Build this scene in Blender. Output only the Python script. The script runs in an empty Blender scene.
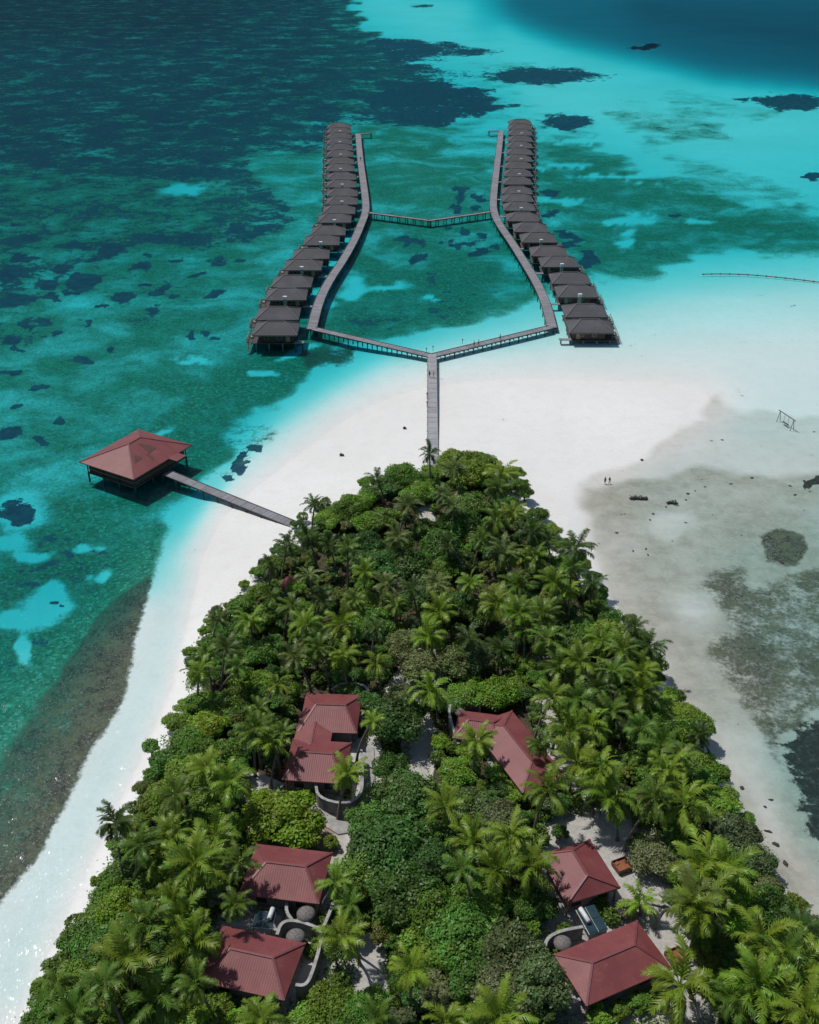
import bpy, bmesh, math, random
import numpy as np
from mathutils import Vector, Matrix
random.seed(7); rng = np.random.default_rng(7)
R = math.radians
SC = bpy.context.scene
COL = SC.collection

# ------------------------------------------------------------------ camera, sky, sun, exposure
W, H = 819, 1024
CAM_H = 90.0; F = 1027.0; TH = R(30.8)
cam = bpy.data.objects.new('drone_camera', bpy.data.cameras.new('drone_camera'))
COL.objects.link(cam); SC.camera = cam
cam.location = (0, 0, CAM_H); cam.rotation_euler = (R(90) - TH, 0, 0)
cam.data.sensor_fit = 'VERTICAL'; cam.data.sensor_height = 24.0
cam.data.lens = F / H * 24.0
cam.data.clip_start = 0.5; cam.data.clip_end = 80000
SUN_DIR = Vector((-0.43, 0.28, 1.0)).normalized()
sun_el = math.asin(SUN_DIR.z); sun_az = math.atan2(SUN_DIR.x, SUN_DIR.y)
w = bpy.data.worlds.new('World'); SC.world = w; w.use_nodes = True
nt = w.node_tree; bg = nt.nodes['Background']
sky = nt.nodes.new('ShaderNodeTexSky'); sky.sky_type = 'NISHITA'; sky.sun_disc = False
sky.sun_elevation = sun_el; sky.sun_rotation = sun_az
nt.links.new(sky.outputs[0], bg.inputs[0]); bg.inputs[1].default_value = 0.068
sl = bpy.data.lights.new('sun', 'SUN'); sl.energy = 3.0; sl.angle = R(0.5); sl.color = (1, 0.965, 0.91)
so = bpy.data.objects.new('sun', sl); COL.objects.link(so)
so.rotation_euler = (-SUN_DIR).to_track_quat('-Z', 'Y').to_euler()
SC.view_settings.view_transform = 'Standard'; SC.view_settings.look = 'None'
SC.view_settings.exposure = 0.0; SC.view_settings.gamma = 1.0
SC.cycles.transparent_max_bounces = 12; SC.cycles.max_bounces = 6

# ------------------------------------------------------------------ survey: photo point -> place on a level plane
def P(px, py, z=0.0):
    dx = px - W / 2; dy = H / 2 - py
    d = (dx, F * math.cos(TH) + dy * math.sin(TH), -F * math.sin(TH) + dy * math.cos(TH))
    t = (z - CAM_H) / d[2]
    return Vector((d[0] * t, d[1] * t, z))
def toPx(v):
    y, z = v[1], v[2] - CAM_H
    dep = y * math.cos(TH) - z * math.sin(TH); u = y * math.sin(TH) + z * math.cos(TH)
    return (W / 2 + F * v[0] / dep, H / 2 - F * u / dep)
def scale_at(v):
    return F / (v[1] * math.cos(TH) + (CAM_H - v[2]) * math.sin(TH))

# ------------------------------------------------------------------ mesh helpers
class MB:
    def __init__(s): s.v = []; s.f = []; s.uv = []
    def poly(s, vs, fs, uvs=None):
        o = len(s.v); s.v += [tuple(v) for v in vs]
        for i, f in enumerate(fs):
            s.f.append([o + k for k in f])
            s.uv.append(uvs[i] if uvs else None)
    def box(s, c, d, rz=0.0):
        x, y, z = d[0] / 2, d[1] / 2, d[2] / 2
        ca, sa = math.cos(rz), math.sin(rz); vs = []
        for sz in (-1, 1):
            for a, b in ((-1, -1), (1, -1), (1, 1), (-1, 1)):
                vs.append((c[0] + a * x * ca - b * y * sa, c[1] + a * x * sa + b * y * ca, c[2] + sz * z))
        s.poly(vs, [(3, 2, 1, 0), (4, 5, 6, 7), (0, 1, 5, 4), (1, 2, 6, 5), (2, 3, 7, 6), (3, 0, 4, 7)])
    def beam(s, p0, p1, wd, ht):
        p0, p1 = Vector(p0), Vector(p1); d = (p1 - p0).normalized()
        up = Vector((0, 0, 1)) if abs(d.z) < .95 else Vector((0, 1, 0))
        a = d.cross(up).normalized() * wd / 2; b = a.cross(d).normalized() * ht / 2
        vs = [p + sx * a + sy * b for p in (p0, p1) for sx, sy in ((-1, -1), (1, -1), (1, 1), (-1, 1))]
        s.poly(vs, [(3, 2, 1, 0), (4, 5, 6, 7), (0, 1, 5, 4), (1, 2, 6, 5), (2, 3, 7, 6), (3, 0, 4, 7)])
    def tube(s, pts, rad, n=8, cap=True):
        pts = [Vector(p) for p in pts]; m = len(pts)
        if not hasattr(rad, '__len__'): rad = [rad] * m
        vs = []; prev = None
        for i, p in enumerate(pts):
            d = (pts[min(i + 1, m - 1)] - pts[max(i - 1, 0)]).normalized()
            ref = prev if prev else (Vector((1, 0, 0)) if abs(d.x) < .9 else Vector((0, 1, 0)))
            a = (ref - d * ref.dot(d)).normalized(); prev = a; b = d.cross(a)
            for k in range(n):
                t = 2 * math.pi * k / n
                vs.append(p + (a * math.cos(t) + b * math.sin(t)) * rad[i])
        fs = [(i * n + k, i * n + (k + 1) % n, (i + 1) * n + (k + 1) % n, (i + 1) * n + k) for i in range(m - 1) for k in range(n)]
        if cap: fs += [tuple(range(n))[::-1], tuple((m - 1) * n + k for k in range(n))]
        s.poly(vs, fs)
    def mesh(s, name, mat, smooth=False):
        me = bpy.data.meshes.new(name); me.from_pydata(s.v, [], s.f)
        if any(u is not None for u in s.uv):
            ul = me.uv_layers.new(name='UVMap'); li = 0
            for f, u in zip(s.f, s.uv):
                for k in range(len(f)):
                    ul.data[li].uv = u[k] if u else (0, 0); li += 1
        if mat: me.materials.append(mat)
        if smooth: me.polygons.foreach_set('use_smooth', [True] * len(me.polygons))
        me.update(); return me
    def build(s, name, mat, parent=None, loc=None, smooth=False):
        return link(name, s.mesh(name, mat, smooth), parent, loc)
def link(name, data, parent=None, loc=None, rz=0, sc=None):
    o = bpy.data.objects.new(name, data); COL.objects.link(o)
    if parent: o.parent = parent
    if loc is not None: o.location = loc
    if rz: o.rotation_euler = (0, 0, rz)
    if sc is not None: o.scale = sc
    return o
def empty(name, loc=(0, 0, 0), rz=0): return link(name, None, None, loc, rz)
def tag(o, label, cat, group=None):
    o['label'] = label; o['category'] = cat
    if group: o['group'] = group
    return o
def struct(o): o['kind'] = 'structure'; return o
def copy_tree(o, parent=None):
    c = o.copy(); COL.objects.link(c); c.parent = parent
    for ch in list(o.children): copy_tree(ch, c)
    return c

# ------------------------------------------------------------------ material helpers
class NT:
    def __init__(s, name):
        s.m = bpy.data.materials.new(name); s.m.use_nodes = True; s.t = s.m.node_tree
        s.b = s.t.nodes['Principled BSDF']; s.out = s.t.nodes['Material Output']
    def n(s, ty, **kw):
        x = s.t.nodes.new(ty)
        for k, v in kw.items(): setattr(x, k, v)
        return x
    def l(s, a, b): s.t.links.new(a, b)
    def val(s, sock, v):
        if isinstance(v, (int, float)): sock.default_value = v
        elif isinstance(v, (tuple, list)): sock.default_value = tuple(v) + ((1,) if len(v) == 3 and sock.type == 'RGBA' else ())
        else: s.l(v, sock)
    def noise(s, vec, scale, detail=4, rough=.6, out=0, dist=0):
        x = s.n('ShaderNodeTexNoise'); x.inputs['Scale'].default_value = scale
        x.inputs['Detail'].default_value = detail; x.inputs['Roughness'].default_value = rough
        x.inputs['Distortion'].default_value = dist
        if vec is not None: s.l(vec, x.inputs['Vector'])
        return x.outputs[out]
    def math(s, op, a, b=0.0, c=0.0):
        x = s.n('ShaderNodeMath', operation=op); s.val(x.inputs[0], a); s.val(x.inputs[1], b); s.val(x.inputs[2], c)
        return x.outputs[0]
    def ramp(s, v, a, b, ta=0.0, tb=1.0):
        x = s.n('ShaderNodeMapRange', interpolation_type='SMOOTHSTEP')
        s.val(x.inputs['Value'], v)
        x.inputs['From Min'].default_value = a; x.inputs['From Max'].default_value = b
        x.inputs['To Min'].default_value = ta; x.inputs['To Max'].default_value = tb
        return x.outputs[0]
    def mix(s, f, a, b, bt='MIX'):
        x = s.n('ShaderNodeMix', data_type='RGBA', blend_type=bt)
        s.val(x.inputs[0], f); s.val(x.inputs[6], a); s.val(x.inputs[7], b)
        return x.outputs[2]
    def pos(s): return s.n('ShaderNodeNewGeometry').outputs['Position']
    def obj(s): return s.n('ShaderNodeTexCoord').outputs['Object']
    def bump(s, h, strength=.3, dist=.05):
        x = s.n('ShaderNodeBump'); x.inputs['Strength'].default_value = strength; x.inputs['Distance'].default_value = dist
        s.l(h, x.inputs['Height']); return x.outputs[0]
def simple(name, c1, c2=None, scale=2.0, rough=.8, bump=.2, bd=.02, lo=.35, hi=.65):
    t = NT(name); c2 = c2 or tuple(x * .7 for x in c1); p = t.obj()
    n = t.noise(p, scale, 6, .65)
    t.l(t.mix(t.ramp(n, lo, hi), c1, c2), t.b.inputs['Base Color'])
    t.b.inputs['Roughness'].default_value = rough
    if bump: t.l(t.bump(t.noise(p, scale * 6, 4), bump, bd), t.b.inputs['Normal'])
    return t.m
def leaf_mat(name, trans=.35, rough=.45, jitter=.55):
    t = NT(name); oi = t.n('ShaderNodeObjectInfo'); p = t.obj()
    n = t.noise(p, .9, 3); n2 = t.noise(p, 5.0, 2)
    hs = t.n('ShaderNodeHueSaturation')
    hs.inputs['Saturation'].default_value = 1.0
    t.l(t.ramp(n, .3, .7, .485, .515), hs.inputs['Hue'])
    t.l(t.math('ADD', t.ramp(n, .3, .7, 1 - jitter * .6, 1 + jitter * .5), t.ramp(n2, .3, .75, -jitter * .45, jitter * .5)), hs.inputs['Value'])
    t.l(oi.outputs['Color'], hs.inputs['Color'])
    t.l(hs.outputs[0], t.b.inputs['Base Color']); t.b.inputs['Roughness'].default_value = rough
    t.b.inputs['Specular IOR Level'].default_value = .35
    tr = t.n('ShaderNodeBsdfTranslucent'); t.l(t.mix(.5, hs.outputs[0], (.16, .26, .02)), tr.inputs[0])
    ms = t.n('ShaderNodeMixShader'); ms.inputs[0].default_value = trans
    t.l(t.b.outputs[0], ms.inputs[1]); t.l(tr.outputs[0], ms.inputs[2]); t.l(ms.outputs[0], t.out.inputs[0])
    return t.m
def deck_mat(name, c1, c2, plank=.16):
    t = NT(name); uv = t.n('ShaderNodeUVMap').outputs[0]; sx = t.n('ShaderNodeSeparateXYZ'); t.l(uv, sx.inputs[0])
    u = sx.outputs[0]
    k = t.math('FLOOR', t.math('DIVIDE', u, plank))
    wn = t.n('ShaderNodeTexWhiteNoise', noise_dimensions='1D'); t.l(k, wn.inputs['W'])
    k2 = t.math('FLOOR', t.math('DIVIDE', u, 2.4))
    wn2 = t.n('ShaderNodeTexWhiteNoise', noise_dimensions='1D'); t.l(k2, wn2.inputs['W'])
    fr = t.math('FRACT', t.math('DIVIDE', u, plank))
    fr2 = t.math('FRACT', t.math('DIVIDE', u, 2.4))
    c = t.mix(t.math('ADD', t.math('MULTIPLY', wn.outputs[0], .6), t.math('MULTIPLY', wn2.outputs[0], .5)), c1, c2)
    c = t.mix(t.math('LESS_THAN', fr, .1), c, tuple(x * .3 for x in c1))
    c = t.mix(t.math('MULTIPLY', t.math('LESS_THAN', fr2, .08), .7), c, (.08, .08, .09))
    c = t.mix(t.ramp(t.noise(t.pos(), .6, 5), .45, .7, 0, .4), c, tuple(x * .6 for x in c1))
    t.l(c, t.b.inputs['Base Color']); t.b.inputs['Roughness'].default_value = .8
    return t.m
def tin_mat(name, c1, c2, pitch=.25):
    t = NT(name); uv = t.n('ShaderNodeUVMap').outputs[0]; sx = t.n('ShaderNodeSeparateXYZ'); t.l(uv, sx.inputs[0])
    p = t.obj(); n = t.noise(p, .35, 5, .6); n2 = t.noise(p, 3.0, 5, .7)
    # sheets laid side by side, each slightly differently faded
    k = t.math('FLOOR', t.math('DIVIDE', sx.outputs[0], .9)); wn = t.n('ShaderNodeTexWhiteNoise', noise_dimensions='1D'); t.l(k, wn.inputs['W'])
    f = t.math('ADD', t.math('MULTIPLY', t.ramp(n, .35, .65), .55), t.math('MULTIPLY', wn.outputs[0], .35))
    c = t.mix(f, c1, c2)
    c = t.mix(t.ramp(n2, .55, .72, 0, .5), c, tuple(x * .5 for x in c1)); c = t.mix(t.ramp(t.noise(p, .8, 6, .7), .55, .75, 0, .35), c, (.33, .17, .14))
    s = t.math('SINE', t.math('MULTIPLY', sx.outputs[0], 2 * math.pi / pitch))
    c = t.mix(t.ramp(s, .4, 1, 0, .13), c, tuple(x * .45 for x in c1))
    lap = t.math('LESS_THAN', t.math('FRACT', t.math('DIVIDE', sx.outputs[1], 1.9)), .02)
    c = t.mix(t.math('MULTIPLY', lap, .4), c, tuple(x * .5 for x in c1))
    t.l(c, t.b.inputs['Base Color']); t.b.inputs['Roughness'].default_value = .55
    t.l(t.bump(s, .2, .02), t.b.inputs['Normal'])
    return t.m
def thatch_mat(name, c1, c2):
    t = NT(name); uv = t.n('ShaderNodeUVMap').outputs[0]
    mp = t.n('ShaderNodeMapping'); mp.inputs['Scale'].default_value = (6, .8, 1); t.l(uv, mp.inputs[0])
    n = t.noise(mp.outputs[0], 1.5, 6, .7); n2 = t.noise(t.pos(), .25, 4)
    oi = t.n('ShaderNodeObjectInfo')
    c = t.mix(t.ramp(n, .3, .7), c1, c2)
    c = t.mix(t.ramp(n2, .4, .7, 0, .5), c, tuple(x * 1.35 for x in c2))
    c = t.mix(t.math('MULTIPLY', oi.outputs['Random'], .35), c, (.10, .09, .088))
    sx = t.n('ShaderNodeSeparateXYZ'); t.l(uv, sx.inputs[0])
    lay = t.math('LESS_THAN', t.math('FRACT', t.math('DIVIDE', sx.outputs[1], .6)), .14)
    c = t.mix(t.math('MULTIPLY', lay, .45), c, tuple(x * .45 for x in c1))
    t.l(c, t.b.inputs['Base Color']); t.b.inputs['Roughness'].default_value = .9
    t.l(t.bump(n, .6, .06), t.b.inputs['Normal'])
    return t.m
M = {}
M['palm'] = leaf_mat('palm_leaf', .3, .4, .3)
M['leaf'] = leaf_mat('broad_leaf', .3, .45, .5)
M['bark'] = simple('palm_bark', (.22, .19, .16), (.12, .10, .085), 3, .9)
M['wood_bark'] = simple('tree_bark', (.14, .11, .085), (.07, .055, .045), 3, .9)
M['deck'] = deck_mat('weathered_deck', (.19, .19, .21), (.30, .30, .33))
M['deck_light'] = deck_mat('pale_deck', (.28, .28, .30), (.42, .42, .44))
M['pile'] = simple('pile_timber', (.10, .085, .08), (.05, .045, .045), 2, .85)
M['pile_grey'] = simple('pile_concrete', (.3, .3, .28), (.16, .17, .15), 2, .85)
M['thatch'] = thatch_mat('grey_thatch', (.058, .060, .068), (.108, .110, .122))
M['thatch_edge'] = simple('thatch_edge', (.22, .2, .19), (.12, .11, .11), 5, .9)
M['dark_wall'] = simple('dark_timber_wall', (.075, .04, .032), (.04, .025, .022), 2, .7)
M['tin'] = tin_mat('red_tin', (.190, .045, .048), (.255, .074, .070))
M['tin_cap'] = simple('red_cap', (.20, .06, .065), (.15, .045, .05), 1, .5, .1)
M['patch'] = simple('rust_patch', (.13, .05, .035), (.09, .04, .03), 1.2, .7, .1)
M['plaster'] = simple('plaster', (.26, .25, .235), (.18, .17, .16), .8, .85, .1)
M['stone_wall'] = simple('courtyard_plaster', (.30, .29, .275), (.18, .175, .165), 1.0, .9, .2)
M['stone_cap'] = simple('wall_cap', (.42, .415, .40), (.26, .255, .245), 1.5, .85, .15)
M['glass'] = simple('window_glass', (.03, .04, .045), (.02, .025, .03), 1, .12, 0)
M['frame'] = simple('window_frame', (.35, .24, .15), (.22, .14, .09), 3, .6, .1)
M['white'] = simple('white_paint', (.78, .79, .78), (.62, .64, .64), 2, .5, 0)
M['panel'] = simple('solar_panel', (.03, .06, .07), (.02, .045, .055), .8, .15, 0)
M['wood_red'] = simple('red_wood', (.20, .07, .035), (.11, .04, .025), 3, .6, .15)
M['cushion'] = simple('orange_cushion', (.32, .12, .05), (.22, .075, .04), 2, .9, .1)
M['pavers'] = simple('paving', (.42, .41, .39), (.3, .29, .28), 1.2, .9, .15)
M['rope'] = simple('boom_red', (.26, .07, .06), (.12, .05, .05), 2, .7, 0)
M['skin'] = simple('skin', (.36, .2, .13), (.32, .17, .11), 2, .6, 0)
M['cloth_dark'] = simple('dark_cloth', (.03, .035, .05), (.02, .02, .03), 3, .9, 0)
M['cloth_pale'] = simple('pale_cloth', (.6, .6, .58), (.45, .45, .44), 3, .9, 0)
M['hair'] = simple('hair', (.03, .02, .015), (.02, .015, .01), 3, .7, 0)
M['rock'] = simple('reef_rock', (.07, .06, .05), (.035, .035, .03), 3, .9, .5, .05)
# ------------------------------------------------------------------ terrain: one sheet, seabed + island, to the horizon
STEP = 3.0
GX = np.arange(-390, 1212, STEP); GY = np.concatenate([np.arange(-96, 1151, STEP)])
NX, NY = len(GX), len(GY)
XX, YY = np.meshgrid(GX, GY)
def poly_sd(poly, X, Y):
    """signed distance, negative inside"""
    pts = np.array(poly, float); n = len(pts); d = np.full(X.shape, 1e9); ins = np.zeros(X.shape, bool)
    for i in range(n):
        ax, ay = pts[i]; bx, by = pts[(i + 1) % n]; ex, ey = bx - ax, by - ay
        wx, wy = X - ax, Y - ay; L2 = ex * ex + ey * ey + 1e-9
        t = np.clip((wx * ex + wy * ey) / L2, 0, 1)
        d = np.minimum(d, (wx - t * ex) ** 2 + (wy - t * ey) ** 2)
        c = (ay > Y) != (by > Y)
        with np.errstate(divide='ignore', invalid='ignore'):
            xi = ax + (Y - ay) * ex / (ey if ey else 1e-9)
        ins ^= c & (X < xi)
    return np.where(ins, -1, 1) * np.sqrt(d)
def sm(t): t = np.clip(t, 0, 1); return t * t * (3 - 2 * t)
def n2(x, y, s, seed):  # value noise in metres
    r = np.random.default_rng(seed).random((64, 64)); u, v = x / s, y / s
    i, j = np.floor(u).astype(int), np.floor(v).astype(int); a, b = sm(u - i), sm(v - j)
    g = lambda p, q: r[p % 64, q % 64]
    return (g(i, j) * (1 - a) + g(i + 1, j) * a) * (1 - b) + (g(i, j + 1) * (1 - a) + g(i + 1, j + 1) * a) * b
# natural outlines wander: ragged offset of every surveyed outline, at several scales
_dx = XX - W / 2; _t = -CAM_H / (-F * math.sin(TH) + (H / 2 - YY) * math.cos(TH))
_wx, _wy = _dx * _t, (F * math.cos(TH) + (H / 2 - YY) * math.sin(TH)) * _t
def frac(seed, s0):
    return sum((n2(_wx + 1000, _wy + 500, s0 / 2 ** k, seed + k) - .5) * .6 ** k for k in range(4))
_amp = np.clip(1.0 + 0 * YY, .3, 1)
_near = 1 - .6 * sm((YY - 420) / 150)
WXX = XX + frac(11, 22) * 34 * _near; WYY = YY + frac(31, 26) * 20 * np.clip((YY + 60) / 300, .25, 1) * _near
_k = np.clip((YY + 100) / 420, .25, 1.3)
SXX = XX + frac(51, 7) * 15 * _k; SYY = YY + frac(61, 7) * 9 * _k
def add_poly(field, poly, val, soft=8, warp=True):
    f = sm(.5 - poly_sd(poly, WXX if warp else XX, WYY if warp else YY) / (2 * soft)); field[:] = field + (val - field) * f
def max_ell(field, cx, cy, rx, ry, val=.92, tilt=0, soft=.6):
    c, s = math.cos(tilt), math.sin(tilt); dx, dy = SXX - cx, SYY - cy
    r = np.sqrt(((dx * c + dy * s) / rx) ** 2 + ((-dx * s + dy * c) / ry) ** 2)
    f = sm((1 + soft - r) / (2 * soft)); field[:] = np.maximum(field, val * f)
def cut_ell(field, cx, cy, rx, ry, tilt=0, soft=.6, keep=0.0):
    c, s = math.cos(tilt), math.sin(tilt); dx, dy = SXX - cx, SYY - cy
    r = np.sqrt(((dx * c + dy * s) / rx) ** 2 + ((-dx * s + dy * c) / ry) ** 2)
    f = sm((1 + soft - r) / (2 * soft)); field[:] = field + (keep - field) * f

FOREST = [(10,1150),(20,1030),(42,985),(65,940),(92,895),(108,858),(128,815),(150,775),(160,745),(190,700),(188,660),(205,625),(232,600),(250,575),(285,545),(312,510),(350,497),(375,482),(400,470),(430,463),(462,455),(490,462),(508,480),(530,510),(560,545),(590,575),(612,610),(645,645),(660,685),(685,705),(705,745),(725,795),(765,855),(795,905),(830,950),(900,1150)]
WATERLINE = [(-60,1150),(20,1030),(58,945),(98,855),(138,772),(172,692),(190,620),(200,560),(222,515),(262,482),(300,452),(345,418),(390,396),(427,386),(480,380),(540,377),(600,378),(660,381),(705,390),(724,402),(700,418),(660,450),(620,478),(590,487),(584,510),(590,540),(610,590),(640,640),(680,705),(720,780),(760,860),(800,930),(840,990),(920,1150)]
CONT = [
 (WATERLINE, 0.0, False),
 ([(560,420),(600,430),(640,410),(680,405)], -.25, False), ([(480,420),(520,440),(560,480),(570,520)], -.6, False),
 ([(10,1000),(30,930),(78,840),(120,756),(153,690),(173,625)], .7, False), ([(184,558),(210,508),(247,470),(289,438),(337,403),(385,378),(430,365),(480,358),(560,352),(640,350),(720,345),(819,340),(1200,330)], .8, False),
 ([(205,490),(235,464),(278,430),(333,394),(383,366),(425,357),(450,350),(520,340),(560,330),(620,315),(660,306),(720,300),(819,292),(1200,270)], 2.4, False),
 ([(172,530),(200,500),(225,474),(262,430),(290,402),(330,380),(380,355),(420,338),(460,324),(520,306),(560,290),(620,281),(700,266),(819,253),(1200,220)], 7.0, False),
 ([(155,505),(185,480),(215,455),(250,410),(280,385),(320,365),(370,338),(410,322),(450,308),(510,292),(560,272),(620,262),(700,250),(819,238),(1200,205)], 11.0, False),
 ([(200,400),(100,400),(0,400),(-390,400)], 9, False), ([(0,470),(60,500),(120,540)], 9, False),
 ([(-390,560),(0,560),(60,590),(90,570)], 12, False), ([(0,640),(50,620),(100,590)], 10, False),
 ([(-390,250),(0,250),(120,250),(200,240)], 13, False), ([(200,330),(100,320),(0,320)], 9.5, False),
 ([(230,180),(260,250),(240,300)], 10, False), ([(300,140),(310,200)], 11, False),
 ([(-390,130),(0,130),(150,130),(300,90)], 17, False), ([(-390,20),(0,22),(130,22),(220,20)], 26, False),
 ([(-390,-40),(0,-40),(300,-40)], 24, False), ([(0,60),(200,60),(330,40)], 18, False), ([(380,80),(480,100)], 13, False),
 ([(400,150),(430,180),(440,210)], 9, False), ([(400,300),(440,285),(500,270)], 12, False), ([(380,220),(470,230)], 10, False),
 ([(360,5),(420,10),(470,10)], 7.5, False), ([(420,35),(480,50),(560,62),(640,85)], 8, False),
 ([(530,100),(600,110),(700,130),(819,115),(1200,160)], 7.0, False), ([(700,180),(760,195),(819,210)], 8.5, False),
 ([(560,160),(600,180),(640,220),(720,225),(819,232)], 11.5, False),
 ([(500,24),(530,37),(570,50),(640,66),(720,84),(819,93),(1200,150)], 9.0, False),
 ([(504,13),(530,28),(570,42),(640,58),(720,77),(819,87),(1200,140)], 26, False), ([(512,0),(540,14),(575,27),(640,44),(720,62),(819,72),(1200,120)], 40, False),
 ([(640,10),(740,25),(819,40),(1200,60)], 50, False), ([(560,-20),(819,-20),(1200,-20)], 40, False), ([(420,-30),(480,-30)], 14, False),
 ([(0,893),(30,850),(60,790),(85,745),(112,700),(130,650),(148,600)], .45, False), ([(-390,1000),(-60,990),(0,915),(20,905)], .5, False),
 ([(0,820),(40,760),(80,690),(110,640)], 1.4, False), ([(-390,760),(0,725)], 5.5, False),
 ([(760,370),(819,360),(1200,350)], .7, False), ([(740,430),(819,430),(1200,430)], .75, False),
 ([(640,490),(700,470),(819,470)], .45, False), ([(650,560),(700,620),(760,700)], .35, False), ([(740,560),(819,540),(1200,540)], 1.0, False),
 ([(760,640),(819,640),(1200,640)], 1.3, False), ([(700,690),(740,750),(790,840),(819,880),(1200,1150)], .3, False),
 ([(785,745),(805,790),(819,835)], 1.5, False), ([(819,740),(835,800),(1200,900)], 1.1, False), ([(740,470),(760,520)], .4, False),
]
def solve_field(cont, forest_val):
    acc = np.zeros((NY, NX)); cnt = np.zeros((NY, NX))
    for pts, v, _ in cont:
        for (ax, ay), (bx, by) in zip(pts[:-1], pts[1:]):
            n = int(max(abs(bx - ax), abs(by - ay)) / (STEP * .7)) + 1
            for k in range(n + 1):
                i = int(round((ax + (bx - ax) * k / n - GX[0]) / STEP)); j = int(round((ay + (by - ay) * k / n - GY[0]) / STEP))
                if 0 <= i < NX and 0 <= j < NY: acc[j, i] += v; cnt[j, i] += 1
    ins = poly_sd(FOREST, XX, YY) < -4
    acc[ins] = forest_val; cnt[ins] = 1
    lv = []
    a, c = acc, cnt
    while min(a.shape) > 12:
        lv.append((a, c)); h, w_ = a.shape[0] // 2 * 2, a.shape[1] // 2 * 2
        a = a[:h, :w_].reshape(h // 2, 2, w_ // 2, 2).sum((1, 3)); c = c[:h, :w_].reshape(h // 2, 2, w_ // 2, 2).sum((1, 3))
    lv.append((a, c)); f = None
    for a, c in lv[::-1]:
        m = c > 0; v = np.where(m, a / np.maximum(c, 1), 0)
        if f is None: f = np.full(a.shape, v[m].mean())
        else:
            g = np.repeat(np.repeat(f, 2, 0), 2, 1); f = np.pad(g, ((0, max(0, a.shape[0] - g.shape[0])), (0, max(0, a.shape[1] - g.shape[1]))), 'edge')[:a.shape[0], :a.shape[1]]
        for _i in range(160):
            f = np.where(m, v, f); p = np.pad(f, 1, 'edge')
            f = .25 * (p[:-2, 1:-1] + p[2:, 1:-1] + p[1:-1, :-2] + p[1:-1, 2:])
    for _i in range(5):
        p = np.pad(f, 1, 'edge'); f = .2 * (f + p[:-2, 1:-1] + p[2:, 1:-1] + p[1:-1, :-2] + p[1:-1, 2:])
    return f
Q = solve_field(CONT, -1.2)
dep = TH + np.arctan((YY - H / 2) / F)
DEPTH = .5 * np.maximum(Q, 0) / (1 / np.sin(np.maximum(dep, .004)) + 1.06)
HZ = np.where(Q > 0, -DEPTH, -Q)
LAND_Z = 1.2

reef = np.zeros((NY, NX)) + .12; veg = np.zeros((NY, NX)); flat = np.zeros((NY, NX)); lit = np.zeros((NY, NX)); brown = np.zeros((NY, NX)); tint = np.zeros((NY, NX))
# veg tone
add_poly(veg, [(-390,110),(335,124),(500,110),(565,130),(650,165),(819,215),(1200,240),(819,246),(700,258),(600,276),(538,294),(455,318),(400,343),(350,350),(290,392),(240,430),(200,475),(-390,480)], .60, 8)
add_poly(veg, [(-390,240),(240,150),(300,210),(250,300),(290,390),(240,430),(200,475),(165,525),(150,560),(100,600),(0,700),(-390,800)], .72, 14)
add_poly(veg, [(-390,-96),(335,-96),(345,0),(400,60),(500,104),(330,126),(250,170),(290,210),(200,260),(-390,300)], .85, 12)
add_poly(veg, [(250,160),(330,130),(345,200),(330,250),(270,330),(240,400),(230,300),(290,215)], .66, 14)
add_poly(veg, [(362,126),(500,113),(494,215),(538,285),(515,298),(455,318),(430,335),(395,345),(345,335),(328,305),(366,225)], .74, 9)
add_poly(veg, [(345,300),(360,278),(430,262),(500,252),(535,285),(515,298),(455,318),(430,335),(395,345),(350,335)], .85, 7)
add_poly(veg, [(540,135),(600,150),(650,172),(720,195),(819,222),(1200,250),(1200,215),(819,246),(700,258),(600,276),(548,258),(540,200)], .78, 9)
add_poly(veg, [(200,380),(290,345),(330,345),(290,395),(250,425),(215,465),(190,490),(150,470)], .92, 9)
add_poly(veg, [(440,100),(520,90),(600,125),(560,150),(440,150)], .35, 14)
add_poly(veg, [(590,105),(700,110),(740,140),(640,150)], .5, 12)
add_poly(veg, [(640,150),(700,160),(819,190),(819,205),(720,195)], .45, 8)
add_poly(veg, [(440,62),(520,58),(560,90),(500,95)], .4, 8)
add_poly(veg, [(640,88),(720,92),(780,108),(760,125),(680,112)], .4, 8)
add_poly(veg, [(0,500),(150,500),(172,530),(158,575),(128,650),(90,740),(40,830),(0,900),(-390,1100),(-390,500)], .92, 8)
# reef density
add_poly(reef, [(-390,-96),(330,-96),(345,0),(372,38),(420,62),(480,82),(503,104),(470,112),(395,128),(340,126),(325,150),(262,150),(245,160),(262,178),(285,200),(300,212),(262,240),(200,250),(150,240),(100,262),(40,288),(-390,330)], .60, 9)
add_poly(reef, [(-390,180),(0,170),(120,175),(230,185),(250,225),(150,232),(60,262),(-390,290)], .47, 10)
add_poly(reef, [(-390,300),(0,290),(180,260),(220,300),(120,340),(0,360),(-390,380)], .33, 14)
add_poly(reef, [(0,530),(140,520),(120,570),(60,640),(0,690),(-390,700),(-390,520)], .40, 14)
add_poly(reef, [(350,300),(430,270),(520,268),(500,292),(430,322),(400,340),(355,330)], .36, 8)
add_poly(reef, [(395,-96),(480,-96),(480,0),(400,0),(345,-2)], .2, 6)
add_poly(reef, [(409,84),(455,86),(518,104),(470,116),(430,124),(395,126),(380,100)], .8, 5)
add_poly(reef, [(380,36),(440,40),(505,56),(470,58),(420,60),(380,58)], .78, 4)
add_poly(reef, [(600,108),(700,112),(730,135),(650,145)], .30, 10)
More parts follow.
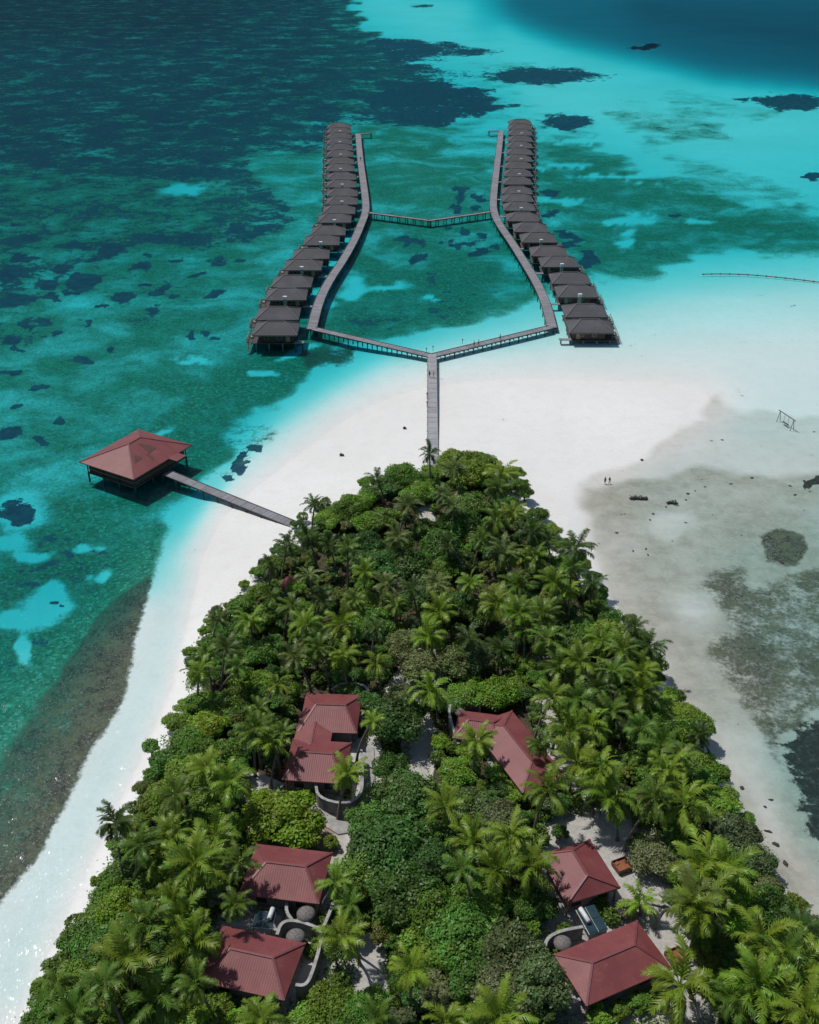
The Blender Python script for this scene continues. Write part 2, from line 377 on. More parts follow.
for e in [(542,76,62,8.5),(566,122,28,8),(785,100,38,6.5),(745,99,12,2.5),(798,106,26,5),(643,47,16,3),(422,5,12,2),(811,177,12,4),(880,110,40,8),(461,190,11,3.4),(463,198,7,2.2),(458,204,5,2.2),(457,210,6,2.6),(477,207,8,2.8),(479,197,9,2.8),(466,232,8,4),(470,243,10,4.4),(454,241,9,3),(454,247,8,4),(478,254,10,4),(484,237,7,3.4),(497,247,8,4),(444,228,7,2.8),(402,240,9,2.5),(416,244,11,3.4),(417,259,10,3.8),(441,244,3.5,2),(548,193,10,3),(558,213,13,4.5),(549,216,8,3.5),(566,234,14,5.5),(577,239,7,3),(571,246,9,5),(588,256,10,4.5),(583,263,10,3.6),(673,215,6,2.4),(425,172,0.1,0.1),
          (30,240,12,4),(70,245,16,4),(15,225,10,3),(95,262,12,4),(130,270,8,3),(150,256,10,3),(70,292,9,3),(100,305,8,3),(20,325,8,3),(60,335,7,3),(90,322,6,2.5),(200,275,8,2.6),(215,262,9,3),(175,300,6,2.4),(160,290,7,2.6),(240,262,7,2.5),(12,370,10,4),(40,385,7,3),(10,405,9,4),(60,420,6,3),(110,350,5,2),(85,362,6,2.4),(85,280,19,10),(60,271,15,6),(10,272,14,7),(45,284,13,5),(125,296,15,6),(155,313,9,4.5),(140,268,8,3.5),(18,302,20,4),(47,300,10,4.5),(42,320,8,3.5),(15,343,11,5),(220,295,15,3.4),(189,334,7,2.6),(210,331,8,3.6),(210,341,6,2.5),(6,436,16,10),(40,441,7,4),(21,513,20,11),(110,250,20,6),(180,262,9,4),(145,285,6,3),(235,228,14,5),(25,258,20,5),
          (232,466,8,5),(253,451,9,3.2),(220,478,7,4),(240,458,6,3),(814,485,7,6)]:
    max_ell(reef, *e)
add_poly(reef, [(785,742),(819,715),(1200,650),(1200,1000),(840,905),(819,852),(803,800)], .74, 26)
# sand windows
for e in [(12,543,24,9),(35,555,12,4),(80,551,13,5,-.2),(42,608,26,14,-.5),(60,590,12,9),(10,622,17,6),(24,650,8,16),(108,580,9,6),(382,286,26,4,-.15),(430,297,10,3),(190,363,14,3),(355,288,10,12,-.5),(300,352,28,3.5,-.25),(160,433,18,4,-.4),(265,373,10,4),(610,178,45,2.4),(600,140,55,2.4),(560,167,30,2),(560,200,26,2),(640,219,16,4),(700,222,20,3.5),(618,222,12,3),(610,178,9,3),(820,160,20,10),(625,242,14,5),(628,233,9,3),(185,190,26,5),(335,250,14,24,.6),(320,300,8,20,.5)]:
    cut_ell(veg, *e, keep=.12); cut_ell(reef, *e, keep=.08)
for e in [(21,513,34,17)]: cut_ell(veg, *e, keep=.15)
for e in [(52,606,4,3)]: max_ell(reef, *e)
# brown reef
add_poly(brown, [(157,572),(152,610),(140,648),(120,705),(94,752),(67,800),(36,860),(-2,908),(-60,960),(-390,1100),(-390,900),(-60,850),(0,790),(40,710),(85,640),(125,592)], .85, 8)
add_poly(brown, [(0,760),(50,690),(90,650),(80,740),(30,840),(0,880),(-100,950),(-100,800)], .62, 16)
add_poly(brown, [(288,366),(305,354),(345,347),(366,352),(360,366),(330,378),(300,380)], .62, 6)
add_poly(brown, [(215,440),(260,415),(285,430),(250,455),(225,482),(200,485)], .35, 8)
add_poly(brown, [(758,535),(780,527),(812,535),(819,548),(800,565),(768,560)], .70, 4)
add_poly(brown, [(700,582),(718,566),(745,560),(760,582),(819,566),(1200,560),(1200,1100),(860,920),(822,858),(800,800),(785,770),(762,732),(740,705),(718,665),(708,648),(714,632),(736,628),(722,602)], .56, 12)
add_poly(brown, [(785,742),(819,715),(1200,650),(1200,1000),(840,905),(819,852),(803,800)], 0, 8)
for e in [(712,640,5,14,.3,.5),(745,690,16,10,0,.3)]: pass
# grey-green tidal flat
add_poly(flat, [(590,492),(640,475),(700,450),(819,455),(1200,470),(1200,1150),(925,1150),(838,985),(760,855),(683,705),(643,640),(612,590),(592,542),(585,512)], .92, 10)
add_poly(flat, [(630,470),(680,455),(740,450),(755,475),(700,490),(640,488)], .95, 9)
add_poly(flat, [(600,545),(640,600),(700,700),(760,820),(750,830),(700,735),(640,640),(605,580)], .85, 8)
for e in [(690,605,22,16,.3),(735,760,28,40,-.6),(770,820,14,34,-.5),(670,525,30,8)]: cut_ell(flat, *e, keep=.55, soft=.8)
add_poly(flat, [(588,490),(655,446),(727,400),(780,425),(1200,430),(1200,480),(700,470),(640,482)], .40, 4)
# forest floor litter with pale sand clearings
lit[:] = .8 * sm(.5 - (poly_sd(FOREST, XX, YY) + np.where(YY < 700, 12, 7)) / 10)
clr = np.zeros_like(lit)
CLEAR = [
 [(418,508),(430,505),(436,522),(424,534)],
 [(412,642),(440,640),(446,690),(432,705),(405,700),(385,690),(400,668)],
 [(408,700),(432,705),(436,760),(425,800),(405,790),(402,745)],
 [(352,742),(378,735),(384,770),(378,800),(365,815),(350,835),(345,870),(325,850),(312,845),(300,800),(352,800)],
 [(520,690),(560,690),(600,745),(610,800),(585,800),(555,780)],
 [(545,690),(600,690),(590,720),(560,715)],
 [(540,812),(620,800),(665,835),(690,895),(700,950),(735,1024),(740,1100),(540,1100),(545,1000),(535,930),(540,860)],
 [(352,935),(385,930),(388,990),(375,1030),(340,1030),(330,1000)],
 [(230,790),(250,770),(300,790),(310,830),(290,850),(240,845)],
 [(200,890),(345,850),(345,960),(320,1024),(280,1060),(190,1020)],
 [(560,640),(530,660),(540,680)],
]
for c in CLEAR: add_poly(lit, c, .12, 6, False); add_poly(clr, c, 1, 6, False)
add_poly(tint, [(304,815),(335,808),(340,852),(322,862),(305,845)], .8, 5)

sx_, sy_ = [], []
dxg = XX - W / 2; dyg = H / 2 - YY
dz = -F * math.sin(TH) + dyg * math.cos(TH); t = (HZ - CAM_H) / dz
VX = dxg * t; VY = (F * math.cos(TH) + dyg * math.sin(TH)) * t
HZ2 = HZ + np.where(Q < -.1, (n2(VX, VY, 4, 1) - .5) * .10 + (n2(VX, VY, 1.3, 2) - .5) * .04, 0)
co = np.stack([VX, VY, HZ2], -1).reshape(-1, 3)
idx = np.arange(NX * NY).reshape(NY, NX)
fc = np.stack([idx[1:, :-1], idx[1:, 1:], idx[:-1, 1:], idx[:-1, :-1]], -1).reshape(-1, 4)
me = bpy.data.meshes.new('seabed_and_island'); me.vertices.add(len(co)); me.vertices.foreach_set('co', co.ravel())
me.loops.add(len(fc) * 4); me.loops.foreach_set('vertex_index', fc.ravel()); me.polygons.add(len(fc))
me.polygons.foreach_set('loop_start', np.arange(len(fc)) * 4); me.polygons.foreach_set('loop_total', np.full(len(fc), 4))
me.update(calc_edges=True); me.polygons.foreach_set('use_smooth', np.ones(len(fc), bool))
for nm, chans in (('cover', (reef, veg, flat, lit)), ('cover2', (brown, tint, clr, np.ones_like(reef)))):
    at = me.color_attributes.new(nm, 'FLOAT_COLOR', 'POINT'); at.data.foreach_set('color', np.stack(chans, -1).reshape(-1).astype(np.float32))
t = NT('seabed_sand_reef'); p = t.pos()
a1 = t.n('ShaderNodeAttribute', attribute_name='cover'); a2 = t.n('ShaderNodeAttribute', attribute_name='cover2')
s1 = t.n('ShaderNodeSeparateColor'); t.l(a1.outputs['Color'], s1.inputs[0]); s2 = t.n('ShaderNodeSeparateColor'); t.l(a2.outputs['Color'], s2.inputs[0])
nbig = t.noise(p, .02, 5, .6); n10 = t.noise(p, .055, 7, .66, dist=.4); n3 = t.noise(p, .35, 6, .7); n1 = t.noise(p, 1.6, 5, .7); nf = t.noise(p, 9, 3, .7)
sand = t.mix(t.ramp(nbig, .35, .65), (.79, .785, .765), (.73, .725, .70))
sand = t.mix(t.ramp(n1, .45, .75, 0, .4), sand, (.62, .61, .58)); sand = t.mix(t.ramp(n3, .45, .7, 0, .35), sand, (.66, .65, .61))
sz = t.n('ShaderNodeSeparateXYZ'); t.l(p, sz.inputs[0]); zz = t.math('ADD', sz.outputs[2], t.math('MULTIPLY', t.math('SUBTRACT', n3, .5), .10))
damp = t.math('MULTIPLY', t.ramp(zz, .16, .06), t.ramp(zz, -.06, .0))
sand = t.mix(t.math('MULTIPLY', damp, .04), sand, (.50, .47, .41))
weed = t.math('MULTIPLY', t.math('LESS_THAN', t.math('ABSOLUTE', t.math('SUBTRACT', zz, .30)), .02), t.math('GREATER_THAN', n1, .56))
sand = t.mix(t.math('MULTIPLY', weed, .0), sand, (.26, .22, .16))
vs_ = t.n('ShaderNodeTexVoronoi'); vs_.inputs['Scale'].default_value = .35; t.l(p, vs_.inputs['Vector'])
sand = t.mix(t.math('MULTIPLY', t.math('LESS_THAN', vs_.outputs['Distance'], t.ramp(n3, .6, .8, 0, .06)), .6), sand, (.18, .15, .11))
flatc = t.mix(t.ramp(n3, .35, .65), (.36, .355, .29), (.265, .265, .21))
flatc = t.mix(t.ramp(n1, .55, .7), flatc, (.43, .44, .38))
c = t.mix(t.math('MULTIPLY', s1.outputs[2], t.ramp(n10, .3, .6, .75, 1)), sand, flatc)
# rubble specks on the flat
v = t.n('ShaderNodeTexVoronoi'); v.inputs['Scale'].default_value = .55; t.l(p, v.inputs['Vector'])
spk = t.math('MULTIPLY', t.math('LESS_THAN', v.outputs['Distance'], t.ramp(n3, .5, .75, 0, .26)), t.ramp(s1.outputs[2], .15, .5))
c = t.mix(spk, c, (.06, .06, .05))
# seagrass / algae film
vegc = t.mix(t.ramp(n3, .35, .65), (.045, .175, .10), (.085, .25, .15))
vegc = t.mix(t.ramp(n1, .48, .66), vegc, (.26, .43, .32)); vegc = t.mix(t.ramp(t.noise(p, 1.1, 5, .8, dist=.5), .52, .40, 0, .75), vegc, (.035, .10, .07))
vf = t.ramp(t.math('ADD', s1.outputs[1], t.math('MULTIPLY', t.math('SUBTRACT', t.math('ADD', t.math('MULTIPLY', n10, .6), t.math('MULTIPLY', n1, .4)), .5), t.ramp(s1.outputs[1], .02, .4, 0, 2.6))), .2, .85)
c = t.mix(vf, c, vegc)
# coral heads
ne = t.math('ADD', t.math('MULTIPLY', n10, .42), t.math('MULTIPLY', n3, .58))
rf = t.ramp(t.math('ADD', s1.outputs[0], t.math('MULTIPLY', t.math('SUBTRACT', ne, .5), 2.6)), .44, .58)
reefc = t.mix(t.ramp(n3, .4, .65), (.020, .058, .098), (.040, .105, .130))
reefc = t.mix(t.ramp(n1, .55, .75), reefc, (.10, .18, .18))
reefc = t.mix(t.ramp(s1.outputs[2], .05, .4), reefc, t.mix(t.ramp(n1, .45, .7), (.030, .034, .028), (.075, .078, .06)))
c = t.mix(rf, c, reefc)
# brown algae reef
nb = t.math('ADD', t.math('ADD', t.math('MULTIPLY', n3, .35), t.math('MULTIPLY', n1, .3)), t.math('MULTIPLY', n10, .35))
bf = t.ramp(t.math('ADD', s2.outputs[0], t.math('MULTIPLY', t.math('SUBTRACT', nb, .5), t.ramp(s2.outputs[0], .02, .3, 0, 2.6))), .28, .70)
brc = t.mix(t.ramp(n3, .35, .65), (.055, .055, .040), (.100, .098, .072))
brc = t.mix(t.ramp(t.noise(p, 4.5, 4, .8), .50, .64), brc, (.27, .25, .20)); brc = t.mix(t.ramp(t.noise(p, 2.2, 5, .8), .52, .42, 0, .8), brc, (.030, .031, .024))
brc = t.mix(t.ramp(n3, .42, .62, 0, .7), brc, (.125, .135, .08))
c = t.mix(bf, c, brc)
# forest floor
nl = t.math('ADD', s1.outputs[1], 0.0)
lf = t.ramp(t.math('ADD', a1.outputs['Alpha'], t.math('MULTIPLY', t.math('SUBTRACT', nb, .5), .9)), .38, .6)
litc = t.mix(t.ramp(n1, .4, .65), (.055, .042, .028), (.10, .085, .055)); litc = t.mix(t.ramp(nf, .55, .7, 0, .6), litc, (.22, .19, .15))
c = t.mix(lf, c, litc)
pathsand = t.mix(t.ramp(n1, .35, .65), (.50, .48, .45), (.40, .385, .36))
inf = t.math('MULTIPLY', t.math('GREATER_THAN', a1.outputs['Alpha'], .02), t.math('SUBTRACT', 1.0, lf))
c = t.mix(t.math('MULTIPLY', s2.outputs[2], t.math('SUBTRACT', 1.0, lf)), c, pathsand)
c = t.mix(t.math('MULTIPLY', s2.outputs[1], t.ramp(n1, .3, .6, .5, 1)), c, (.34, .2, .13))
t.l(c, t.b.inputs['Base Color']); t.b.inputs['Roughness'].default_value = .95; t.b.inputs['Specular IOR Level'].default_value = .1
t.l(t.bump(t.math('ADD', t.math('MULTIPLY', n1, .5), t.math('MULTIPLY', nf, .2)), .25, .25), t.b.inputs['Normal'])
me.materials.append(t.m); struct(link('ground', me))

# ------------------------------------------------------------------ the sea: closed body of clear tropical water
wm = MB(); xs = 30000; y0, y1 = -400, 40000
wm.poly([(-xs, y0, -60), (xs, y0, -60), (xs, y1, -60), (-xs, y1, -60), (-xs, y0, 0), (xs, y0, 0), (xs, y1, 0), (-xs, y1, 0)],
        [(3, 2, 1, 0), (4, 5, 6, 7), (0, 1, 5, 4), (1, 2, 6, 5), (2, 3, 7, 6), (3, 0, 4, 7)])
t = NT('sea_water'); t.t.nodes.remove(t.b); p = t.pos()
mpw = t.n('ShaderNodeMapping'); mpw.inputs['Rotation'].default_value = (0, 0, R(-38)); mpw.inputs['Scale'].default_value = (1, .38, 1); t.l(p, mpw.inputs[0]); pw = mpw.outputs[0]
wv = t.math('ADD', t.math('MULTIPLY', t.noise(pw, .8, 1, .5, dist=.6), 1.0), t.math('MULTIPLY', t.noise(pw, 3.0, 1, .5), .40))
wv = t.math('ADD', wv, t.math('MULTIPLY', t.noise(p, .08, 2, .5), 1.5))
bn = t.bump(wv, 1.0, .33)
gl = t.n('ShaderNodeBsdfGlossy'); gl.inputs['Roughness'].default_value = .21; gl.inputs[0].default_value = (1, 1, 1, 1); t.l(bn, gl.inputs['Normal'])
tr = t.n('ShaderNodeBsdfTransparent')
fr = t.n('ShaderNodeFresnel'); fr.inputs['IOR'].default_value = 1.33; t.l(bn, fr.inputs['Normal'])
ms = t.n('ShaderNodeMixShader'); t.l(t.math('MINIMUM', t.math('MULTIPLY', fr.outputs[0], 1.3), .034), ms.inputs[0])
t.l(tr.outputs[0], ms.inputs[1]); t.l(gl.outputs[0], ms.inputs[2]); t.l(ms.outputs[0], t.out.inputs['Surface'])
va = t.n('ShaderNodeVolumeAbsorption'); va.inputs['Density'].default_value = .68
va.inputs['Color'].default_value = (0.0, 1 - .0465 / .34, 1 - .036 / .34, 1)
t.l(va.outputs[0], t.out.inputs['Volume'])
struct(wm.build('sea', t.m))
# ------------------------------------------------------------------ roofs
def hip(mb, cx, cy, z, L, Wd, rise, rz=0.0, ridge=None, drop=.0):
    """hipped roof, long axis along local x; uv.x runs along each eave in metres"""
    r = max(L - Wd, 0.0) / 2 if ridge is None else ridge / 2
    ca, sa = math.cos(rz), math.sin(rz)
    T = lambda x, y, h: (cx + x * ca - y * sa, cy + x * sa + y * ca, z + h)
    l, w_ = L / 2, Wd / 2; s = math.hypot(w_, rise); s2 = math.hypot(l - r, rise)
    A, B, C, D = T(-l, -w_, 0), T(l, -w_, 0), T(l, w_, 0), T(-l, w_, 0); E, G = T(-r, 0, rise), T(r, 0, rise)
    mb.poly([A, B, G, E], [(0, 1, 2, 3)], [[(-l, 0), (l, 0), (r, s), (-r, s)]])
    mb.poly([C, D, E, G], [(0, 1, 2, 3)], [[(l, 0), (-l, 0), (-r, s), (r, s)]])
    mb.poly([B, C, G], [(0, 1, 2)], [[(-w_, 0), (w_, 0), (0, s2)]])
    mb.poly([D, A, E], [(0, 1, 2)], [[(-w_, 0), (w_, 0), (0, s2)]])
    th = .18
    a, b, c, d = [(p[0], p[1], p[2] - th) for p in (A, B, C, D)]
    for p, q, p2, q2 in ((A, B, a, b), (B, C, b, c), (C, D, c, d), (D, A, d, a)):
        mb.poly([p2, q2, q, p], [(0, 1, 2, 3)], [[(0, 0), (0, 0), (0, .1), (0, .1)]])
    mb.poly([a, b, c, d], [(3, 2, 1, 0)], [[(0, 0)] * 4])
    return [(A, E), (D, E), (B, G), (C, G), (E, G)]
def caps(mb, segs, wd=.26, ht=.08, up=.02):
    for p, q in segs:
        p, q = Vector(p), Vector(q)
        if (p - q).length > .3: mb.beam(p + Vector((0, 0, up)), q + Vector((0, 0, up)), wd, ht)

# ------------------------------------------------------------------ boardwalks
def strip_pts(pts, n):
    """resample polyline evenly, smoothed"""
    pts = [Vector(p) for p in pts]; d = [0]
    for a, b in zip(pts[:-1], pts[1:]): d.append(d[-1] + (b - a).length)
    m = max(2, int(d[-1] / n) + 1); out = []
    for k in range(m):
        s = d[-1] * k / (m - 1); i = max(j for j in range(len(d)) if d[j] <= s + 1e-6); i = min(i, len(pts) - 2)
        out.append(pts[i].lerp(pts[i + 1], (s - d[i]) / max(d[i + 1] - d[i], 1e-6)))
    return out, d[-1]
def smooth(pts, it=2):
    for _ in range(it):
        q = [pts[0]]
        for a, b in zip(pts[:-1], pts[1:]): q += [a.lerp(b, .25), a.lerp(b, .75)]
        pts = q + [pts[-1]]
    return pts
def boardwalk(name, label, cat, line, wd, z, gap=4.0, mat='deck', group=None, z_end=None, rail=False, foot=-1.0, cross=True, pile='pile', bev=True):
    pts = [P(x, y, z) for x, y in line]
    if len(pts) > 2: pts = smooth(pts)
    if z_end is not None:
        for i, p in enumerate(pts): p.z = z + (z_end - z) * i / (len(pts) - 1)
    root = empty(name, tuple(pts[0])); tag(root, label, cat, group); o0 = pts[0].copy()
    fine, L = strip_pts(pts, 1.5)
    def side(i, P_):
        d = (P_[min(i + 1, len(P_) - 1)] - P_[max(i - 1, 0)]); d.z = 0; d.normalize(); return Vector((-d.y, d.x, 0))
    mb = MB(); u = 0
    for i in range(len(fine) - 1):
        a, b = fine[i] - o0, fine[i + 1] - o0; na, nb_ = side(i, fine) * wd / 2, side(i + 1, fine) * wd / 2
        l = (b - a).length; dn = Vector((0, 0, -.12))
        q = [a - na, b - nb_, b + nb_, a + na]
        mb.poly(q + [x + dn for x in q], [(0, 1, 2, 3), (7, 6, 5, 4), (0, 4, 5, 1), (3, 2, 6, 7)],
                [[(u, 0), (u + l, 0), (u + l, wd), (u, wd)]] * 4)
        u += l
    mb.build('deck', M[mat], root)
    for sg in (-1, 1):  # one continuous edge beam along each side
        eb = MB(); vs = []; m_ = len(fine)
        for i in range(m_):
            a = fine[i] - o0; n_ = side(i, fine); c0 = a + n_ * sg * wd * .515 + Vector((0, 0, -.03))
            vs += [c0 - n_ * .06 + Vector((0, 0, -.13)), c0 + n_ * .06 + Vector((0, 0, -.13)), c0 + n_ * .06 + Vector((0, 0, .13)), c0 - n_ * .06 + Vector((0, 0, .13))]
        eb.poly(vs, [(i * 4 + k, i * 4 + (k + 1) % 4, (i + 1) * 4 + (k + 1) % 4, (i + 1) * 4 + k) for i in range(m_ - 1) for k in range(4)] + [(0, 3, 2, 1), ((m_ - 1) * 4, (m_ - 1) * 4 + 1, (m_ - 1) * 4 + 2, (m_ - 1) * 4 + 3)])
        eb.build('edge_beam', M['pile_grey' if mat == 'deck_light' else 'pile'], root)
    pp, _ = strip_pts(pts, gap)
    k = 0
    for i in range(len(pp)):
        n_ = side(i, pp); a = pp[i] - o0
        if cross:
            cb = MB(); cb.beam(a - n_ * (wd / 2 + .15) + Vector((0, 0, -.3)), a + n_ * (wd / 2 + .15) + Vector((0, 0, -.3)), .2, .24)
            if k < 100: cb.build('cross_beam', M[pile], root)
        for sg in (-1, 1):
            if k < 100:
                b = a + n_ * sg * (wd / 2 - .05); pm = MB(); pm.tube([b + Vector((0, 0, -.13)), (b.x, b.y, foot - o0.z)], [.13, .13], 7)
                pm.build('pile', M[pile], root, smooth=False); k += 1
    return root
DZ = 1.15
boardwalk('boardwalk', 'long grey curved boardwalk serving the left row of water villas', 'boardwalk',
  [(358,133.5),(360,158),(362.7,178),(366,203),(365.5,213),(362,222),(355,239),(342.6,261),(330,279),(319,300),(311.5,329)], 2.4, DZ, 6.0)
boardwalk('boardwalk', 'long grey curved boardwalk serving the right row of water villas', 'boardwalk',
  [(501,130.5),(498.3,155),(495.3,178),(492.8,203),(494,213),(499.6,225),(511.8,242),(524,261.5),(537.4,283.5),(546,303),(552,327.5)], 2.4, DZ, 6.0)
boardwalk('boardwalk', 'short side platform at the far end of the left boardwalk', 'boardwalk', [(359.5,133.8),(371,133.2)], 1.8, DZ - .01, 3.5)
boardwalk('boardwalk', 'short side platform at the far end of the right boardwalk', 'boardwalk', [(499.5,131),(489,131.5)], 1.8, DZ - .01, 3.5)
boardwalk('boardwalk', 'left arm of the Y-shaped jetty, leading to the left row', 'jetty', [(313,328.5),(430,355.5)], 2.1, DZ + .01, 2.6)
boardwalk('boardwalk', 'right arm of the Y-shaped jetty with two people on it', 'jetty', [(433,355.5),(551,327)], 2.1, DZ + .012, 2.6)
boardwalk('boardwalk', 'pale straight main jetty running from the treetops over white sand', 'jetty', [(432,353.5),(432.3,400),(433,482)], 1.95, DZ + .02, 3.0, mat='deck_light')
boardwalk('boardwalk', 'left half of the bent footbridge between the two villa rows', 'footbridge', [(368,212.5),(430,220.5)], 1.7, DZ, 2.8, foot=-1.2)
boardwalk('boardwalk', 'right half of the bent footbridge between the two villa rows', 'footbridge', [(429,220.5),(492,211.5)], 1.7, DZ + .006, 2.8, foot=-1.2)
boardwalk('boardwalk', 'grey plank jetty from the left beach to the red-roofed pavilion', 'jetty', [(166,472.5),(311,531.5)], 1.9, .95, 3.2, pile='pile')

# ------------------------------------------------------------------ water villas
VD = 1.05; VE = 3.25; VL, VW, VR = 10.4, 8.4, 1.85
M['ridge_grey'] = simple('ridge_thatch', (.15, .145, .145), (.10, .10, .10), 3, .9)
def make_water_villa(seaward=-1):
    root = empty('water_villa')
    r = MB(); segs = hip(r, 0, 0, VE, VL, VW, VR, ridge=4.2)
    ro = r.build('roof', M['thatch'], root)
    c = MB(); caps(c, segs, .30, .12); c.build('ridge_cap', M['ridge_grey'], ro)
    fr_ = MB()
    for k in range(40):
        x = -VL / 2 + .13 + k * (VL - .26) / 39
        for y in (-VW / 2, VW / 2): fr_.box((x, y, VE - .16 - .03 * (k % 3)), (.16, .07, .30))
    for k in range(31):
        y = -VW / 2 + .13 + k * (VW - .26) / 30
        for x in (-VL / 2, VL / 2): fr_.box((x, y, VE - .16 - .03 * (k % 3)), (.07, .16, .30))
    fr_.build('eave_fringe', M['thatch_edge'], ro)
    b = MB(); b.box((.4 * -seaward, 0, (VD + VE) / 2 + .02), (7.6, 6.0, VE - VD - .1)); b.build('wall', M['dark_wall'], root)
    d = MB(); d.box((.25 * seaward, 0, VD - .08), (10.4, 7.2, .16)); d.build('floor_deck', M['pile'], root)
    for x in (-2.1, .9):
        wn = MB(); wn.box((x, -3.02, 2.2), (1.1, .06, .9)); f = wn.build('window', M['frame'], root)
        g = MB(); g.box((x, -3.06, 2.2), (.9, .04, .7)); g.build('pane', M['glass'], f)
    dr = MB(); dr.box((2.9 * -seaward, -3.02, 2.05), (.95, .07, 1.8)); dr.build('door', M['frame'], root)
    for x in (-4.6, -1.6, 1.6, 4.6):
        for y in (-3.3, 3.3):
            q = MB(); q.tube([(x, y, VD - .16), (x, y, -1.2)], [.14, .14], 7); q.build('stilt', M['pile_grey'], root)
    # sundeck on the open-water side with rail and steps
    x0 = seaward * 6.0
    s = MB(); s.box((x0, .2, VD - .3), (1.9, 5.4, .14)); sd = s.build('sun_deck', M['pile'], root)
    rl = MB()
    for y in (-2.4, -.8, .8, 2.6):
        rl.box((x0 + seaward * .9, y, VD + .15), (.1, .1, .95))
    rl.box((x0 + seaward * .9, .1, VD + .62), (.08, 5.3, .08)); rl.box((x0 + seaward * .9, .1, VD + .25), (.05, 5.3, .05))
    for x in (x0 - .6, x0 + .6): rl.box((x, -2.45, VD + .15), (.08, .08, .95))
    rl.box((x0, -2.45, VD + .62), (1.9, .08, .08)); rl.build('railing', M['pile_grey'], sd)
    st = MB()
    for k in range(6): st.box((x0 + seaward * .3, -2.75 - k * .26, VD - .45 - k * .26), (.9, .26, .06))
    for sx in (-.45, .45): st.beam((x0 + seaward * .3 + sx, -2.6, VD - .4), (x0 + seaward * .3 + sx, -4.3, VD - 2.05), .07, .16)
    st.build('steps', M['pile_grey'], root)
    for y in (-2.2, 2.6):
        q = MB(); q.tube([(x0 + seaward * .6, y, VD - .4), (x0 + seaward * .6, y, -1.2)], [.12, .12], 7); q.build('stilt', M['pile_grey'], root)
    lg = MB(); lg.box((x0, .9, VD + .0), (.7, 1.8, .3)); lg.box((x0, 1.7, VD + .3), (.7, .2, .5)); lg.build('deck_bench', M['pile_grey'], root)
    return root
LROW = [(274.5,335.4),(276.5,320),(285,299.8),(291,287.5),(302,270),(310,258.8),(321,245),(327.5,235),(334,222.8),(338.5,214),(341.5,204.2),(341.8,196.4),(341,187.1),(341,179.8),(340,171.3),(340,164.7),(339.5,156.9),(339.5,150.5),(339,144.2),(339,138.6),(338.8,133.4),(338.5,128.6)]
RROW = [(592,332.5),(587,317.5),(578.5,297.3),(572,283.6),(560.5,267),(550,256),(539.5,242.8),(531.5,232.2),(523.5,221),(520,210.8),(518.3,201.5),(517.8,194),(518,184.4),(518.3,176.7),(518.8,168.8),(519.3,161.3),(520,154.4),(520.5,148),(520.8,141.5),(521,135.5),(521,130),(521,125)]
ORD = ['first','second','third','fourth','fifth','sixth','seventh','eighth','ninth','tenth','eleventh','twelfth','thirteenth','fourteenth','fifteenth','sixteenth','seventeenth','eighteenth','nineteenth','twentieth','twenty-first','twenty-second']
rt = random.Random(3)
